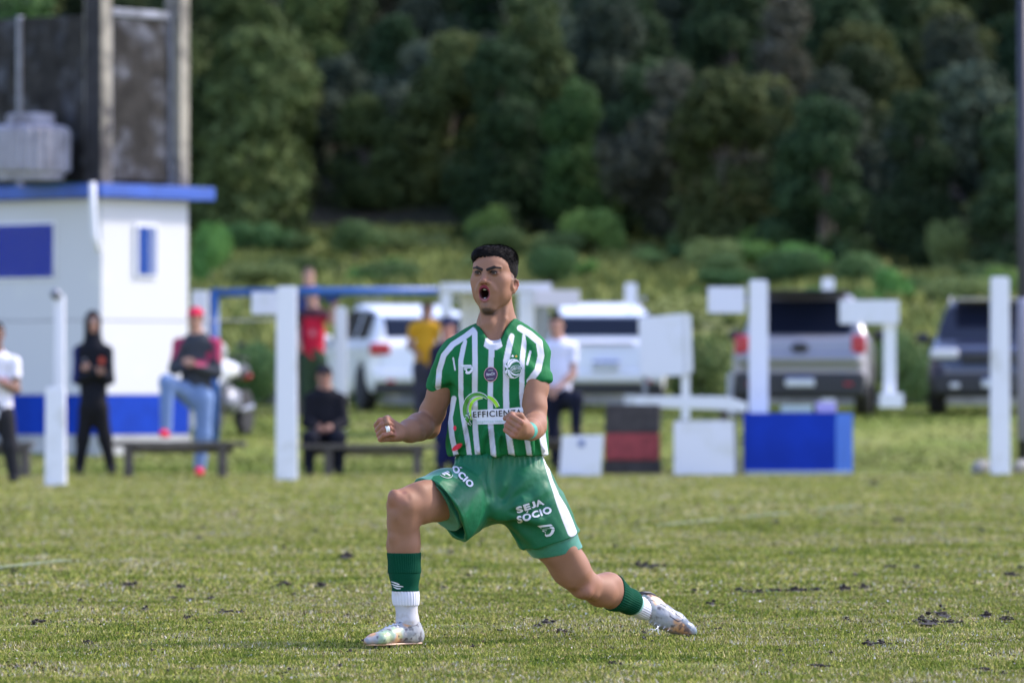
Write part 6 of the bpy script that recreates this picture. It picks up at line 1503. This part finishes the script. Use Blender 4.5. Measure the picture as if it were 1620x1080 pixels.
for a in [(775, 392, 82, 84, 0, 'tall round green shrub on the slope just above the footballer'), (944, 400, 112, 86, 0, 'wide round bright shrub on the slope right of the footballer head'), (874, 448, 80, 66, 2, 'dark low shrub close right of the footballer head'),
          (1204, 408, 94, 62, 0, 'round pale green shrub above the blank white sign'), (1252, 448, 90, 62, 2, 'dark green shrub above the silver pickup'), (1362, 452, 96, 60, 2, 'dark shrub above the pickup, left of the bright shrub'),
          (1414, 480, 80, 72, 0, 'bright green shrub right of the silver pickup roof'), (1504, 424, 66, 84, 1, 'tall narrow shrub at the wood edge above the dark car'), (1500, 480, 120, 50, 1, 'low wide shrub directly above the dark car'),
          (1585, 470, 70, 62, 0, 'small shrub beside the mast at the right edge'), (620, 455, 90, 50, 2, 'low dark shrub above the blue crossbar'), (420, 450, 110, 40, 1, 'flat green shrub above the left end of the crossbar'),
          (330, 440, 70, 110, 0, 'green shrub beside the corner of the white building'), (1100, 400, 80, 40, 1, 'small grey green shrub under the wood edge, mid right'), (540, 640, 150, 60, 2, 'dark hedge shrub behind the pipe frame'),
          (395, 640, 120, 110, 2, 'dark bush between the white building and the tall post'), (1110, 640, 110, 120, 1, 'olive bush right of the large white board'), (1440, 640, 110, 130, 1, 'olive bush between the pickup and the dark car'), (740, 640, 120, 90, 2, 'dark bush hidden behind the shelter posts')]: shrub(*a)
for i in range(46):
    px = rt_.uniform(340, 1640); top_y = np.interp(px, [340, 700, 950, 1200, 1400, 1640], [372, 374, 392, 410, 432, 438]); pb = top_y + abs(rt_.gauss(0, 1)) * 28 + 4
    if pb > 560: continue
    wv = rt_.uniform(30, 95); dd_ = min(d_at(pb), 150); s_ = dd_ / FP; r = empty('bush', at(px, dd_) - Vector((0, 0, .05)), rt_.uniform(0, 6)); r.scale = (wv * s_ / 1.5, wv * s_ / 1.5, wv * rt_.uniform(.35, .7) * s_ / 1.15)
    c = bpy.data.objects.new('foliage', sb[rt_.choice((0, 1, 1, 2, 2))]); COL.objects.link(c); c.parent = r; t = bpy.data.objects.new('stem', st); COL.objects.link(t); t.parent = r; tag(r, 'low bush in the scrub below the edge of the wood', 'bush', 'low bushes in the scrub')
# rank grass and weeds over the slope
n = 85000; u = rg.random(n); d = 92.6 + 58 * u ** .8; x = (rg.random(n) * 2 - 1) * (.092 * d + 8); z = np.interp(d, GD, GZ) + np.clip((d - 93) / 25, 0, 1) * (.35 * vnoise(np.stack([x, d, 0 * x], 1), .11, 21) + .14 * vnoise(np.stack([x, d, 0 * x], 1), .4, 22)) - .02
B3 = np.stack([x, d - D0, z], 1); cl = fbm(B3 * [1, .5, 0], .28, 61, 4); keep = rg.random(n) < .75 + .5 * cl; B3, cl = B3[keep], cl[keep]; n = len(B3)
h = (.08 + .20 * rg.random(n)) * (1 + .9 * np.clip(cl, -.6, 1)); yaw = rg.random(n) * 6.28; ww = .05 + .09 * rg.random(n); ln = (rg.random((n, 2)) - .5) * .35
S0 = np.stack([np.cos(yaw) * ww, np.sin(yaw) * ww, 0 * yaw], 1); V = np.stack([B3 - S0, B3 + S0, B3 + np.stack([ln[:, 0], ln[:, 1], h], 1)], 1).reshape(-1, 3)
pal = np.array([[.10, .125, .038], [.145, .170, .048], [.175, .195, .056], [.200, .212, .068], [.16, .155, .075]]); t = np.clip((.5 + .55 * fbm(B3 * [1, .6, 0], .16, 71, 3) + .10 * rg.normal(size=n)) * 4.5, 0, 4).astype(int)
tag(link('weeds', np_mesh('weeds', V, np.arange(3 * n).reshape(-1, 3), np.repeat(pal[t] * (.75 + .5 * rg.random(n))[:, None], 3, 0), smooth=False), m_blade), 'rank yellow green grass and weeds covering the slope behind the cars', 'weeds', kind='stuff')
# verge tufts between the touchline and the kerb
n = 70000; d = 62.6 + 29.5 * rg.random(n); x = (rg.random(n) * 2 - 1) * (.092 * d + 3); z = np.interp(d, GD, GZ) - .01; B3 = np.stack([x, d - D0, z], 1); h = .01 + .03 * rg.random(n) ** 2; yaw = rg.random(n) * 6.28; ww = .02 + .02 * rg.random(n)
S0 = np.stack([np.cos(yaw) * ww, np.sin(yaw) * ww, 0 * yaw], 1); ln = (rg.random((n, 2)) - .5) * .08; V = np.stack([B3 - S0, B3 + S0, B3 + np.stack([ln[:, 0], ln[:, 1], h], 1)], 1).reshape(-1, 3)
pal = np.array([[.095, .14, .024], [.13, .17, .034], [.18, .195, .055], [.24, .225, .10]]); t = np.clip((.45 + .5 * fbm(B3 * [1, .4, 0], .35, 81, 3) + .2 * rg.normal(size=n)) * 4, 0, 3).astype(int)
tag(link('verge_tufts', np_mesh('verge_tufts', V, np.arange(3 * n).reshape(-1, 3), np.repeat(pal[t] * (.8 + .4 * rg.random(n))[:, None], 3, 0), smooth=False), m_blade), 'short rough grass on the verge behind the touchline', 'grass', kind='stuff')
